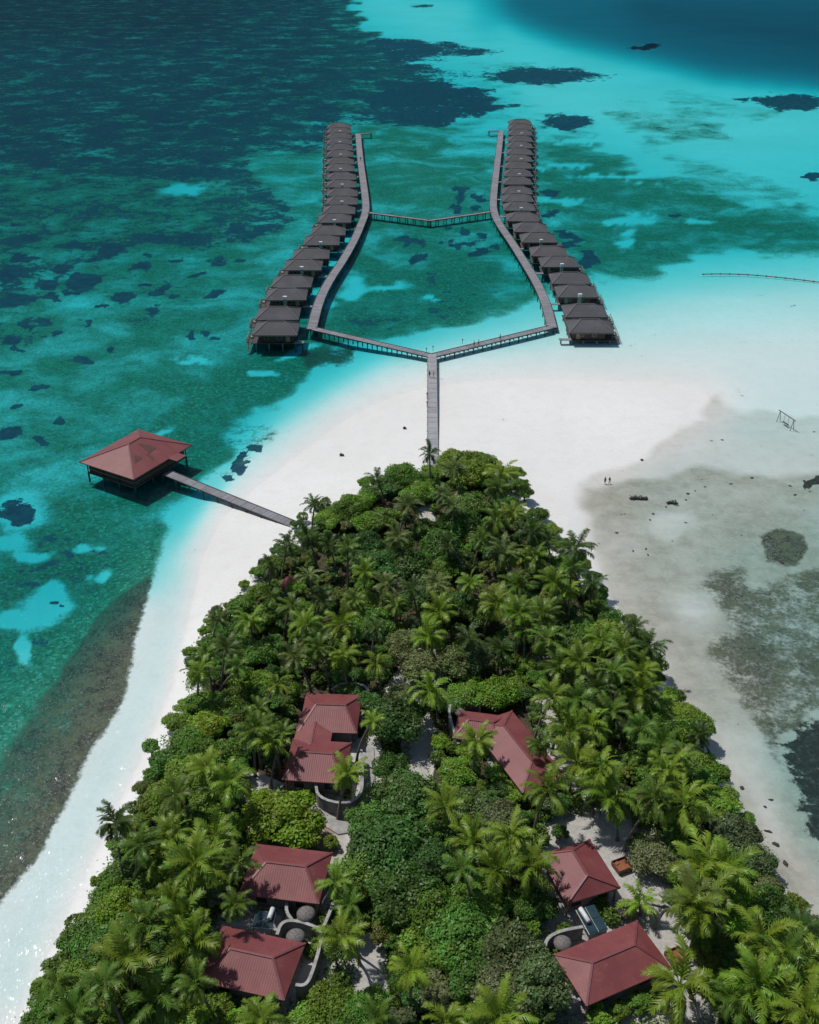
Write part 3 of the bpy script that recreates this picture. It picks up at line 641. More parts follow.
for side_, row, nm in ((-1, LROW, 'left'), (1, RROW, 'right')):
    proto = make_water_villa(side_)
    for i, (x, y) in enumerate(row):
        o = proto if i == 0 else copy_tree(proto)
        p = P(x, y, VE); o.location = (p.x, p.y + VW / 2, 0); o.rotation_euler = (0, 0, R(rt.uniform(-1.5, 1.5)) + R(side_ * -1.0))
        o.scale = (1, 1, rt.uniform(.97, 1.03))
        tag(o, f'grey thatched water villa, {ORD[i]} of the {nm} row counting from the beach end', 'villa', f'water villas of the {nm} row')
    # link piers at the open gap in front of each pair, and white tanks
    pid = [0, 2, 4, 6, 8, 10, 12, 14, 16, 18, 20] if side_ < 0 else [0, 2, 4, 6, 9, 11, 13, 15, 17, 19]
    LW = [(311.5,329),(319,300),(330,279),(342.6,261),(355,239),(362,222),(365.5,208),(362.7,178),(360,158),(358,133.5)] if side_ < 0 else [(552,327.5),(546,303),(537.4,283.5),(524,261.5),(511.8,242),(499.6,225),(493,208),(495.3,178),(498.3,155),(501,130.5)]
    for j, i in enumerate(pid):
        x, y = row[i]; e = P(x, y, VE); yy = e.y + 1.2; ex = e.x + 4.3 * -side_
        walk = [P(a, b, DZ) for a, b in LW]; k = min(range(len(walk) - 1), key=lambda q: abs((walk[q].y + walk[q + 1].y) / 2 - yy))
        a, b = walk[k], walk[k + 1]; tt = (yy - a.y) / (b.y - a.y + 1e-6); wx = a.x + (b.x - a.x) * tt
        root = empty('villa_pier', (ex, yy, 0)); tag(root, f'short link pier to the {ORD[i]} villa of the {nm} row from the beach end', 'pier', 'short piers to the water villas')
        Lp = wx - ex + side_ * 1.0; m = MB(); m.poly([(0, -.6, DZ - .02), (Lp, -.6, DZ - .02), (Lp, .6, DZ - .02), (0, .6, DZ - .02), (0, -.6, DZ - .16), (Lp, -.6, DZ - .16), (Lp, .6, DZ - .16), (0, .6, DZ - .16)],
            [(0, 1, 2, 3), (7, 6, 5, 4), (0, 4, 5, 1), (3, 2, 6, 7), (1, 5, 6, 2), (0, 3, 7, 4)], [[(0, 0), (abs(Lp), 0), (abs(Lp), 1.2), (0, 1.2)]] * 6)
        if side_ > 0 and Lp < 0: m.f = [f[::-1] for f in m.f]; m.uv = [u[::-1] for u in m.uv]
        m.build('deck', M['deck'], root)
        for q in (.15, .85):
            for s in (-.5, .5):
                c = MB(); c.tube([(Lp * q, s, DZ - .17), (Lp * q, s, -1.6)], [.09, .09], 6); c.build('pile', M['pile'], root)
        if i > 0:
            tk = MB(); tk.box((0, 0, .35), (.9, .6, .7)); tk.box((0, 0, .74), (1.0, .7, .08)); tk.tube([(-.3, 0, .78), (-.3, 0, 1.0)], [.05, .05], 6)
            o = tk.build('water_tank', M['white'], None, (e.x + rt.uniform(-.3, .6) * 1.0, e.y - 1.2, VE + .55))
            ob = MB(); ob.box((0, 0, -.9), (.8, .5, 1.8)); ob.build('stand', M['pile_grey'], o)
            tag(o, f'small white tank between roofs, before the {ORD[i]} villa of the {nm} row', 'tank', 'white tanks between the water villas')

# ------------------------------------------------------------------ pavilion over the water
def rect_from_px(cs, z):
    """best rectangle through four photo corners a,b,c,d (in order) -> centre, length (ab), width (bc), yaw of ab"""
    q = [P(x, y, z) for x, y in cs]; c = sum(q, Vector()) / 4
    ab = ((q[1] - q[0]) + (q[2] - q[3])) / 2; bc = ((q[2] - q[1]) + (q[3] - q[0])) / 2
    ya = math.atan2(ab.y, ab.x); yb = math.atan2(bc.y, bc.x) - math.pi / 2 * (1 if (ab.x * bc.y - ab.y * bc.x) > 0 else -1)
    d = (yb - ya + math.pi) % (2 * math.pi) - math.pi
    return c, ab.length, bc.length, ya + d / 2
PE = 3.1; VD = .75
c, L, Wd, yaw = rect_from_px([(134,482.5),(186,445),(138,427.5),(85,461)], PE)
print('PAV', L, Wd, math.degrees(yaw))
pv = empty('pavilion', (c.x, c.y, 0), yaw); tag(pv, 'square red-roofed pavilion on stilts over green water', 'pavilion')
r = MB(); segs = hip(r, 0, 0, PE, L, Wd, 2.6, ridge=max(L - Wd, 0) + .8); ro = r.build('roof', M['tin'], pv)
cp = MB(); caps(cp, segs, .3, .09); cp.build('ridge_cap', M['tin_cap'], ro)
# darker replacement sheets lying on the slope facing right
def on_slope(x, y, up=.03):  # height of the pavilion roof at local x,y
    fy = (Wd / 2 - abs(y)) / (Wd / 2); fx = (L / 2 - abs(x)) / (L / 2 - .4)
    return PE + 2.6 * min(fx, fy) + up
pvi = (Matrix.Translation((c.x, c.y, 0)) @ Matrix.Rotation(yaw, 4, 'Z')).inverted()
def roof_pt(px, py):
    z = PE
    for _ in range(40):
        v = pvi @ P(px, py, z); z += .5 * (on_slope(v.x, v.y, 0) - z)
    v = pvi @ P(px, py, z); return (v.x, v.y, z + .035)
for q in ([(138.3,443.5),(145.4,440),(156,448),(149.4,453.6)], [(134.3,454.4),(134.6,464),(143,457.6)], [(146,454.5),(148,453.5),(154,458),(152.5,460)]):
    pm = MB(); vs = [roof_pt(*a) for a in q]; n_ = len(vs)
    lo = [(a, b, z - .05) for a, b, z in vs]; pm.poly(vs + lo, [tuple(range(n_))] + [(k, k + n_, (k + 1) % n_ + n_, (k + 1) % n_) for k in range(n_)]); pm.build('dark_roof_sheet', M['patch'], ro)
# porch roof toward the jetty
pr = MB(); pr.box((L * .17, -Wd / 2 - .7, PE - .03), (2.6, 2.6, .14)); pr.build('porch_roof', M['tin'], pv)
pr = MB(); pr.box((0, 0, VD), (L - 1.6, Wd - 1.6, .2)); pr.build('floor_deck', M['pile'], pv)
pr = MB(); pr.box((0, 0, VD + 1.05), (L - 2.2, Wd - 2.2, 2.0)); pr.build('wall', M['dark_wall'], pv)
rl = MB()
for s in (-1, 1):
    rl.box((0, s * (Wd / 2 - .85), VD + .95), (L - 1.7, .07, .09)); rl.box((0, s * (Wd / 2 - .85), VD + .5), (L - 1.7, .05, .05))
    if s < 0: rl.box((s * (L / 2 - .85), 0, VD + .95), (.07, Wd - 1.7, .09))
rl.build('railing', M['frame'], pv)
for ix in range(4):
    for iy in range(4):
        if ix in (0, 3) or iy in (0, 3):
            x = (ix / 3 - .5) * (L - 1.8); y = (iy / 3 - .5) * (Wd - 1.8)
            q = MB(); q.tube([(x, y, VD + .1), (x, y, PE + .1)], [.1, .1], 7); q.build('post', M['dark_wall'], pv)
            q = MB(); q.tube([(x, y, VD - .1), (x, y, -1.2)], [.17, .17], 8); q.build('stilt', M['pile'], pv)

# ------------------------------------------------------------------ island villas
EZ = 3.8; G0 = LAND_Z
def island_villa(label, rects, group=None, rise=1.3, door_side=-1):
    """rects: list of roof rectangles by their surveyed corners; the first is the main wing"""
    info = [rect_from_px(q, EZ) for q in rects]; c, L, Wd, yaw = info[0]
    print('VILLA', label[:30], [(round(a[1], 1), round(a[2], 1), round(math.degrees(a[3]))) for a in info])
    root = empty('island_villa', (c.x, c.y, G0), yaw); tag(root, label, 'villa', group); mi = Matrix.Translation((c.x, c.y, G0)) @ Matrix.Rotation(yaw, 4, 'Z'); mi.invert()
    r = MB(); cpm = MB(); wl = MB(); pl = MB()
    for k, (cc, l, w_, ya) in enumerate(info):
        v = mi @ cc; dz = v.z - k * .006; ry = ya - yaw
        if l < w_: l, w_ = w_, l; ry += math.pi / 2
        rs = rise * w_ / 7.0 * (.55 if k == 2 else 1)
        sg = hip(r, v.x, v.y, dz, l, w_, rs, ry, ridge=max(l * .5, l - w_ * 1.0)); caps(cpm, sg, .22, .07)
        wl.box((v.x, v.y, dz / 2 - .05 + k * .01), (l - 1.5 - .02 * k, w_ - 1.5 - .02 * k, dz - .2), ry)
        pl.box((v.x, v.y, .06 + .005 * k), (l - .3, w_ - .3, .16), ry)
    ro = r.build('roof', M['tin'], root); cpm.build('ridge_cap', M['tin_cap'], ro)
    wl.build('wall', M['plaster'], root); pl.build('plinth', M['pavers'], root)
    for sx in (-.25, .25):
        for sy in (-1, 1):
            f = MB(); f.box((sx * L, sy * (Wd / 2 - .74), 1.35), (1.3, .08, 1.2)); f = f.build('window', M['frame'], root)
            g = MB(); g.box((sx * L, sy * (Wd / 2 - .72), 1.35), (1.1, .08, 1.0)); g.build('pane', M['glass'], f)
    for sx in (-1, 1):
        d = MB(); d.box((sx * (L / 2 - .74), .5, 1.2), (.08, 1.0, 2.1)); d = d.build('door', M['frame'], root)
        h = MB(); h.box((sx * (L / 2 - .68), .85, 1.2), (.06, .05, .2)); h.build('handle', M['white'], d)
    for sx in (-1, 1):
        for sy in (-1, 1):
            q = MB(); q.box((sx * (L / 2 - .35), sy * (Wd / 2 - .35), (EZ - G0) / 2), (.16, .16, EZ - G0 - .1)); q.build('porch_post', M['frame'], root)
    return root
island_villa('L-shaped red-roofed villa with a palm shadow on its roof, left of centre',
  [[(281.4,780),(341.6,783.5),(353.5,741.5),(293,740)], [(296,733.5),(356.5,731),(362.5,695.5),(308,692.5)], [(288.5,756),(326,757),(337,716),(301,715)]])
island_villa('red-roofed villa right of centre with a palm in front of its left wing',
  [[(515,800),(550.5,776),(520,705),(484,725)], [(456,733),(500,750),(508,712),(456.5,714)]])
island_villa('red-roofed villa at lower left, the upper of two stacked', [[(244,893),(317.5,905.5),(332.5,855),(252.5,841)]], rise=1.4)
island_villa('red-roofed villa at lower left, the lower of two stacked', [[(201.5,979),(282,1003),(306.5,943.5),(220,924.5)]], rise=1.4)
island_villa('smaller red-roofed villa at lower right, beside the upper wooden day bed', [[(562.5,909),(617.5,884.5),(589.5,837.5),(545.5,855)]], rise=1.4)
island_villa('large red-roofed villa at lower right, nearest the bottom edge', [[(588,1010.5),(667,966),(638,917.5),(556,956)]], rise=1.4)
c = P(291, 588, 3.4); rt_ = empty('garden_shed', (c.x, c.y, G0)); tag(rt_, 'tiny patch of red shed roof among dense palms near the pavilion jetty', 'shed')
r = MB(); sg = hip(r, 0, 0, 2.9, 2.6, 2.2, 1.3); r.build('roof', M['tin'], rt_); r = MB(); r.box((0, 0, 1.4), (2, 1.7, 2.8)); r.build('wall', M['plaster'], rt_)

# ------------------------------------------------------------------ courtyard walls
def court_wall(label, line, h=2.0, th=.22, closed=False):
    z = G0 + h; pts = smooth([P(x, y, z) for x, y in line], 2)
    root = empty('courtyard_wall', (pts[0].x, pts[0].y, G0)); tag(root, label, 'wall', 'curved courtyard walls'); o0 = Vector((pts[0].x, pts[0].y, z))
    def ribbon(w_, z0, z1):
        mb = MB(); vs = []
        for i, p in enumerate(pts):
            d = pts[min(i + 1, len(pts) - 1)] - pts[max(i - 1, 0)]; d.normalize(); n_ = Vector((-d.y, d.x, 0)) * w_ / 2; q = p - o0
            vs += [(q.x - n_.x, q.y - n_.y, z0), (q.x + n_.x, q.y + n_.y, z0), (q.x + n_.x, q.y + n_.y, z1), (q.x - n_.x, q.y - n_.y, z1)]
        fs = []
        for i in range(len(pts) - 1):
            for k in range(4): fs.append((i * 4 + k, i * 4 + (k + 1) % 4, (i + 1) * 4 + (k + 1) % 4, (i + 1) * 4 + k))
        fs += [(0, 3, 2, 1)]; e = (len(pts) - 1) * 4; fs += [(e, e + 1, e + 2, e + 3)]
        mb.poly(vs, fs); return mb
    ribbon(th, -.1, h).build('wall', M['stone_wall'], root); ribbon(th + .1, h + .003, h + .09).build('coping', M['stone_cap'], root)
    return root
court_wall('pale-topped curved yard wall behind the L-shaped villa', [(334,688),(341,683),(362,684),(369,690),(367.5,708),(360,716)])
court_wall('curved yard wall below the lower wing of the L-shaped villa', [(361,750),(363,775),(361,797),(345,805),(318,798),(315.5,783)])
court_wall('rounded pale yard wall at the top left of the villa right of centre', [(458.5,744),(449,716),(449.5,704),(459,700),(474,697),(480.5,704)])
court_wall('rounded yard wall to the right of the lowest villa at left', [(277,935),(281,923),(292,920),(311,925),(322,931),(320,947),(311,977),(305,986),(295.5,985)])
court_wall('low wall climbing from the yard between the two lower left villas', [(287,901),(286,912),(292,920)], 1.8)
court_wall('straight yard wall right of the upper of two stacked villas at left', [(333,903),(327,920),(322,929)], 1.9)
court_wall('curved yard wall along the left side of the large lower right villa', [(583,927),(556,932),(543,943),(549,970),(559,994),(571,1003),(581,999)])
# thatched parasols in the yards
def parasol(px, py, label, r_=.95):
    p = P(px, py, G0 + 2.3); root = empty('parasol', (p.x, p.y, G0)); tag(root, label, 'parasol', 'round grey parasols in the yards')
    m = MB(); n = 20; vs = [(0, 0, 2.62)]
    for k, (rr, zz) in enumerate(((.35, 2.55), (.7, 2.38), (1, 2.15))):
        vs += [(math.cos(2 * math.pi * i / n) * rr * r_, math.sin(2 * math.pi * i / n) * rr * r_, zz) for i in range(n)]
    vs += [(math.cos(2 * math.pi * i / n) * r_ * .97, math.sin(2 * math.pi * i / n) * r_ * .97, 2.05) for i in range(n)]
    fs = [(0, 1 + i, 1 + (i + 1) % n) for i in range(n)]
    for k in range(3): fs += [(1 + k * n + i, 1 + (k + 1) * n + i, 1 + (k + 1) * n + (i + 1) % n, 1 + k * n + (i + 1) % n) for i in range(n)]
    m.poly(vs, fs); m.build('canopy', M['thatch_edge'], root, smooth=True)
    q = MB(); q.tube([(0, 0, 0), (0, 0, 2.5)], [.05, .05], 8); q.build('pole', M['frame'], root)
parasol(306, 912.5, 'round grey parasol just below the upper of the two left villas')
parasol(295.5, 935.5, 'round grey parasol inside the walled yard of the lowest left villa')
parasol(563, 942, 'round grey parasol in the yard left of the large lower right villa', .9)
parasol(460, 711, 'round pale parasol in the walled yard of the villa right of centre', .7)
# solar water heaters on dark lean-to roofs
def heater(cs, tank_a, tank_b, label):
    c, L, Wd, yaw = rect_from_px(cs, G0 + 2.4); root = empty('solar_water_heater', (c.x, c.y, G0), yaw); tag(root, label, 'solar heater', 'solar water heaters')
    for k in range(2):
        for j in range(2):
            m = MB(); m.box(((k - .5) * L / 2, (j - .5) * Wd / 2, 2.4), (L / 2 - .06, Wd / 2 - .06, .08)); m.build('panel', M['panel'], root)
    f = MB(); f.box((0, 0, 2.3), (L, Wd, .1)); f.build('panel_frame', M['white'], root)
    for sx in (-1, 1):
        for sy in (-1, 1):
            q = MB(); q.box((sx * (L / 2 - .1), sy * (Wd / 2 - .1), 1.12), (.09, .09, 2.24)); q.build('post', M['frame'], root)
    a, b = P(*tank_a, G0 + 2.8), P(*tank_b, G0 + 2.8); mi = (Matrix.Translation((c.x, c.y, G0)) @ Matrix.Rotation(yaw, 4, 'Z')).inverted()
    a, b = mi @ a, mi @ b; q = MB(); d = (b - a)
    q.tube([a, a + d * .03, b - d * .03, b], [.12, .24, .24, .12], 14); q.build('tank', M['white'], root, smooth=True)
heater([(588,937),(604,927),(596,903),(579,910)], (580,908), (589,922), 'dark panelled solar water heater with white tank between the lower right villas')
heater([(252,926),(272,929),(276,912),(256,910)], (273,908), (269,919), 'dark panelled solar water heater with white tank between the lower left villas')
# wooden day beds
def day_bed(px, py, rz, label):
    p = P(px, py, G0 + .5); root = empty('day_bed', (p.x, p.y, G0 - .03), R(rz)); tag(root, label, 'day bed', 'wooden day beds on the sand')
    m = MB(); m.box((0, 0, .3), (1.7, 1.5, .1))
    m.build('bed_frame', M['wood_red'], root)
    for sx, sy, l, w_ in ((0, .74, 1.7, .06), (0, -.74, 1.7, .06), (.84, 0, .06, 1.42), (-.84, 0, .06, 1.42)):
        q = MB(); q.box((sx, sy, .5), (l, w_, .5)); q.build('side_board', M['wood_red'], root)
    q = MB(); q.box((0, 0, .42), (1.5, 1.3, .14)); q.build('cushion', M['cushion'], root)
    q = MB(); q.box((-.4, .4, .54), (.5, .35, .12), .3); q.build('pillow', M['cushion'], root)
    for sx in (-1, 1):
        for sy in (-1, 1):
            q = MB(); q.box((sx * .75, sy * .65, .13), (.1, .1, .26)); q.build('leg', M['wood_red'], root)
day_bed(622, 865, 24, 'wooden day bed with orange cushion on sand beside the smaller lower right villa')
day_bed(676, 956, 24, 'wooden day bed with orange cushion half under a palm beside the largest villa')
day_bed(285, 773, 10, 'wooden day bed in shade left of the L-shaped villa')
# paving slabs round the villas
def paving(cs, label, dz=.03):
    q = [P(x, y, G0) for x, y in cs]; c = sum(q, Vector()) / len(q); m = MB(); vs = [v - c for v in q]; n = len(vs)
    area = sum(vs[i].x * vs[(i + 1) % n].y - vs[(i + 1) % n].x * vs[i].y for i in range(n))
    if area < 0: vs = vs[::-1]
    m.poly([(v.x, v.y, .12) for v in vs] + [(v.x, v.y, -.2) for v in vs], [tuple(range(n))] + [(i, i + n, (i + 1) % n + n, (i + 1) % n) for i in range(n)])
    o = m.build('paving', M['pavers'], None, (c.x, c.y, G0 + dz)); struct(o)
paving([(300,800),(352,812),(356,832),(338,835),(306,815)], 'a'); paving([(318,862),(352,870),(352,905),(336,908)], 'b', .04)
paving([(560,905),(596,898),(606,945),(570,955)], 'c'); paving([(250,915),(300,925),(296,945),(250,938)], 'd', .035); paving([(360,748),(374,748),(376,800),(362,815)], 'e', .045)
# ------------------------------------------------------------------ coconut palms
def rod(rnd, base, az, elev, length, droop, n=9):
    """a frond's curved midrib"""
    pts = [Vector(base)]; e = elev; d = length / n
    for k in range(n):
        pts.append(pts[-1] + Vector((math.cos(az) * math.cos(e), math.sin(az) * math.cos(e), math.sin(e))) * d)
        e -= droop * (0.35 + 1.3 * k / n) / n
    return pts
def palm_crown(rnd, nf=26, L=3.7, pairs=27, spread=1.0):
    mb = MB(); az = rnd.uniform(0, 6.28); gap = rnd.uniform(0, 6.28)
    for i in range(nf):
        az += 2.399 + rnd.uniform(-.45, .45); t = i / nf
        elev = R(80 - 112 * t ** .8 + rnd.uniform(-15, 15)); l = L * (.66 + .34 * math.sin(math.pi * min(1, t + .28))) * rnd.uniform(.78, 1.12)
        droop = R(rnd.uniform(60, 125)) * (1 - .2 * t)
        pts = rod(rnd, (math.cos(az) * .12, math.sin(az) * .12, 0), az, elev, l, droop, 10)
        bend = rnd.gauss(0, .35)
        sidev = Vector((-math.sin(az), math.cos(az), 0))
        for k in range(len(pts)): pts[k] = pts[k] + sidev * bend * (k / 10) ** 2
        m = len(pts); rad = [.07 * (1 - .75 * k / (m - 1)) for k in range(m)]; tw = rnd.gauss(0, .45); hang = rnd.uniform(.15, .6)
        vs = []
        for p, r_ in zip(pts, rad): vs += [p - sidev * r_ + Vector((0, 0, .012)), p + sidev * r_ + Vector((0, 0, .012))]
        mb.poly(vs, [(2 * k, 2 * k + 1, 2 * k + 3, 2 * k + 2) for k in range(m - 1)])
        for j in range(pairs):
            s = .16 + .84 * (j + .5) / pairs; fl = s * (m - 1); k = min(int(fl), m - 2); p = pts[k].lerp(pts[k + 1], fl - k)
            d = (pts[k + 1] - pts[k]).normalized()
            up = sidev.cross(d).normalized()
            if up.z < 0: up = -up
            for sg in (-1, 1):
                if rnd.random() < .07: continue
                ll = (.88 * math.sin(math.pi * (s * .80 + .14)) ** .6 + .10) * L / 3.7 * rnd.uniform(.7, 1.15)
                dirv = (sidev * sg * (.72 + rnd.uniform(-.12, .12)) + d * (.72 + rnd.uniform(-.15, .2)) + up * (.18 + tw * sg * .5 + rnd.uniform(-.12, .12)) - Vector((0, 0, hang * .55))).normalized()
                hw = .060 * L / 3.7
                mid = p + dirv * ll * .5; tip = p + dirv * ll * .97 - Vector((0, 0, ll * hang * .55))
                mb.poly([p - d * hw, p + d * hw, mid + d * hw * .9, tip, mid - d * hw * .9], [(0, 1, 2, 4), (4, 2, 3)])
    return mb
def nuts(rnd):
    mb = MB()
    for k in range(7):
        a = k * .9 + rnd.uniform(0, .3); c = Vector((math.cos(a) * .27, math.sin(a) * .27, -.32 - rnd.uniform(0, .2)))
        bm_ = bmesh.new(); bmesh.ops.create_icosphere(bm_, subdivisions=1, radius=.13)
        mb.poly([v.co + c for v in bm_.verts], [[v.index for v in f.verts] for f in bm_.faces]); bm_.free()
    mb.tube([(0, 0, -.7), (0, 0, -.1), (0, 0, .15)], [.12, .22, .06], 8)
    return mb
def dead(rnd, L=2.6):
    mb = MB()
    for k in range(rnd.choice((2, 3, 4))):
        az = rnd.uniform(0, 6.28); pts = rod(rnd, (math.cos(az) * .1, math.sin(az) * .1, -.15), az, R(rnd.uniform(-45, -15)), L * rnd.uniform(.7, 1), R(70), 7); sv = Vector((-math.sin(az), math.cos(az), 0))
        for i in range(7):
            for sg in (-1, 1):
                for q in (0, .5):
                    a = pts[i].lerp(pts[i + 1], q); d = (pts[i + 1] - pts[i]).normalized(); tip = a + (sv * sg * .5 + d * .7 - Vector((0, 0, .6))).normalized() * .5
                    mb.poly([a - d * .06, a + d * .06, tip], [(0, 1, 2)])
    return mb
M['dead'] = simple('dead_frond', (.30, .19, .09), (.18, .11, .05), 2, .8, 0)
DEADS = [dead(random.Random(70 + k)).mesh('dead_fronds', M['dead']) for k in range(4)]
M['nut'] = simple('coconut', (.16, .15, .04), (.12, .08, .03), 2, .6, 0)
prnd = random.Random(11)
PALMS = [palm_crown(prnd, nf + 2, L, 28).mesh('palm_fronds', M['palm']) for nf, L in ((22, 3.8), (24, 3.7), (20, 4.0), (26, 3.7), (18, 3.8), (23, 4.0), (21, 3.6), (25, 3.9), (19, 3.9))]
NUTS = [nuts(prnd).mesh('coconuts', M['nut']) for _ in range(2)]
PAL_C = {'y': (.205, .310, .030, 1), 'm': (.132, .225, .030, 1), 'd': (.075, .130, .028, 1), 'g': (.17, .225, .062, 1), 'l': (.27, .42, .04, 1)}
CROWNS = []    # (px, py, radius px) of everything placed, for the fillers
TODO = []      # things that need a place-based label
def trunk_mesh(foot, top, r0=.2, r1=.12, mat='bark'):
    mb = MB(); a, b = Vector(foot), Vector(top); pts = []
    h = b - a; sw = Vector((h.x, h.y, 0))
    for k in range(8):
        t = k / 7; pts.append(a + Vector((0, 0, h.z)) * t + sw * (t ** 1.7))
    mb.tube(pts, [r0 * 1.5] + [r0 + (r1 - r0) * k / 7 for k in range(1, 8)], 8)
    return mb
def palm(px, py, kind='m', rp=None, h=None, lean=None, rnd=prnd):
    h = h or rnd.uniform(4.6, 7.6)
    top = P(px, py, LAND_Z + h); s = scale_at(top); r = rp * rnd.uniform(.85, 1.04) / s if rp else rnd.uniform(3.0, 3.9)
    rnd_l = lean if lean else (rnd.gauss(0, 1.3), rnd.gauss(0, 1.3))
    foot = Vector((top.x - rnd_l[0], top.y - rnd_l[1], LAND_Z - .2))
    root = empty('palm_tree', tuple(foot)); k = rnd.randrange(len(PALMS)); sc = r / 3.45
    tr = trunk_mesh((0, 0, 0), top - foot, .17, .11).build('trunk', M['bark'], root, smooth=True)
    c = link('crown', PALMS[k], root, top - foot, rnd.uniform(0, 6.28), (sc, sc, sc * rnd.uniform(.8, 1.3)))
    c.rotation_euler = (rnd.gauss(0, .16), rnd.gauss(0, .16), rnd.uniform(0, 6.28)); q = PAL_C[kind]; f = rnd.uniform(.8, 1.2); c.color = (q[0] * f * rnd.uniform(.88, 1.1), q[1] * f, q[2] * f, 1)
    n_ = link('coconuts', NUTS[rnd.randrange(2)], c, (0, 0, 0)); 
    if rnd.random() < .4: link('dead_fronds', DEADS[rnd.randrange(4)], c, (0, 0, 0))
    CROWNS.append((px, py, r * s, 'p')); TODO.append([root, px, py, 'palm', kind, r]); return root
PL = """429.5 454.6 d 15|314.7 504.7 d 15|377 480 d 13|408.7 506 g 19|443 496 g 17|288 545 d 18|396.7 537.7 g 18|364.8 571.9 y 17|386.8 584 g 17|435.6 584 g 19|308.6 576 g 17|308 538 d 17|347.7 547.4 m 16|330 547 d 14|272 567 d 15
455 469 g 16|501.8 474 y 19|498 489 m 16|451.7 506 g 16|495.7 522 m 20|512.8 513 y 17|532 533 d 19|544.5 539 d 17|576 548 d 24|449 545 d 18|481 540 m 17|503 554 g 20|519 559 y 19|535 558 m 19|471 584 y 18|518 586 m 20|554 582 y 22|571 568 m 18|591 585 d 18
218.6 619 g 15|250 622 y 20|292 606 m 18|306.5 626 y 20|340.7 626 y 22|343 656 y 23|206 654 m 15|199 673 y 20|226 648 d 19|277 684 y 20|294 657 g 21|258 709 m 19|255 728 m 22|283 733 m 18|322 600 d 17|270 597 m 15|238 668 m 17|318 648 m 18
396 606 m 14|439 612 y 21|430 637 y 22|496 604 y 22|518 613 y 24|321 640 d 17|376.6 664 y 20|430 691 y 25|372 722 l 17|477 741 y 24|355 600 m 15|375 630 d 16|412 590 d 15
569 592 y 20|542 614 m 22|525 630 m 23|634.8 628 d 15|649.4 647 d 22|578.6 661 y 26|622.6 651 m 22|614 672 m 23|640 692 y 28|552 696 y 25|577 700 m 24|588 727 y 26|562 724 y 25|641 672 y 23|547 640 m 22|600 640 y 20|560 668 m 22|598 690 d 22|612 712 m 22|500 650 d 20|468 640 d 18
115 823 d 28|207 768 y 28|256 735 y 23|272 742 y 25|231 784 y 25|158 858 y 32|170 836 y 28|195 862 y 35|214 836 y 27|239 862 m 27|175 795 m 22|140 845 m 24
347.9 774 y 25|445.6 805.5 y 32|336 883 y 22|472 843 y 31|511 837 y 28|496 870 y 32|531 866 y 30|547.5 791 y 35|577 762 y 30|569.5 731 y 26|608.5 798 y 33|600 768 y 26|540 745 m 20|462 868 m 24
668 772 y 24|682 756 m 24|685 804 y 33|703 866 y 38|722 872 y 40|660 745 m 24|640 730 m 22|700 735 d 18|655 800 m 26|705 900 y 36|700 912 y 36|680 986 y 40|756 984 y 44|763 940 y 38|800 972 y 46|803 930 d 26|805 1012 y 44|735 1000 m 38|640 905 l 20|780 955 m 36
129 962 y 50|145 925 m 38|181 920 y 34|190 870 m 30|75 1012 m 32|192 942 y 34|172 905 y 30|155 1000 m 36|105 985 m 32|262 1018 y 32|341 938 y 32|411 970 l 26|499 1015 y 40|446 1022 y 30|349 905 m 20|235 905 m 22|60 985 m 24|195 985 m 28|380 1020 m 26"""
for row in PL.replace('\n', '|').split('|'):
    a = row.split(); x, y = float(a[0]), float(a[1])
    kw = {}
    if abs(x - 700) < 1 and abs(y - 912) < 1: kw = dict(h=8.5)
    if a[2] == 'l' and x > 600: kw = dict(h=1.9)
    if (x, y) in ((372, 722), (411, 970)): kw = dict(h=7)
    palm(x, y, a[2], float(a[3]), **kw)
# the bent bare trunk standing in open sand
b = P(654, 929, G0); top = P(694, 905, G0 + 8)
def bent_palm():
    root = empty('palm_tree', (b.x, b.y, G0 - .1)); tp = top - b; pts = [(0, 0, 0), (.25, .2, 1.0), (1.0, .7, 2.4), (tp.x * .55, tp.y * .45, 4.6), (tp.x * .85, tp.y * .8, 6.6), (tp.x, tp.y, 8.0)]
    m = MB(); m.tube(smooth([Vector(p) for p in pts], 2), [.34] + [.22] * 3 + [.17] * 15 if False else .16, 8); m.build('trunk', M['bark'], root, smooth=True)
    c = link('crown', PALMS[3], root, tp, 1.0); c.color = (.13, .18, .03, 1)
    tag(root, 'palm whose bare curved trunk rises from open sand, right of the largest villa', 'palm'); CROWNS.append((694, 905, 34, 'p'))
bent_palm()

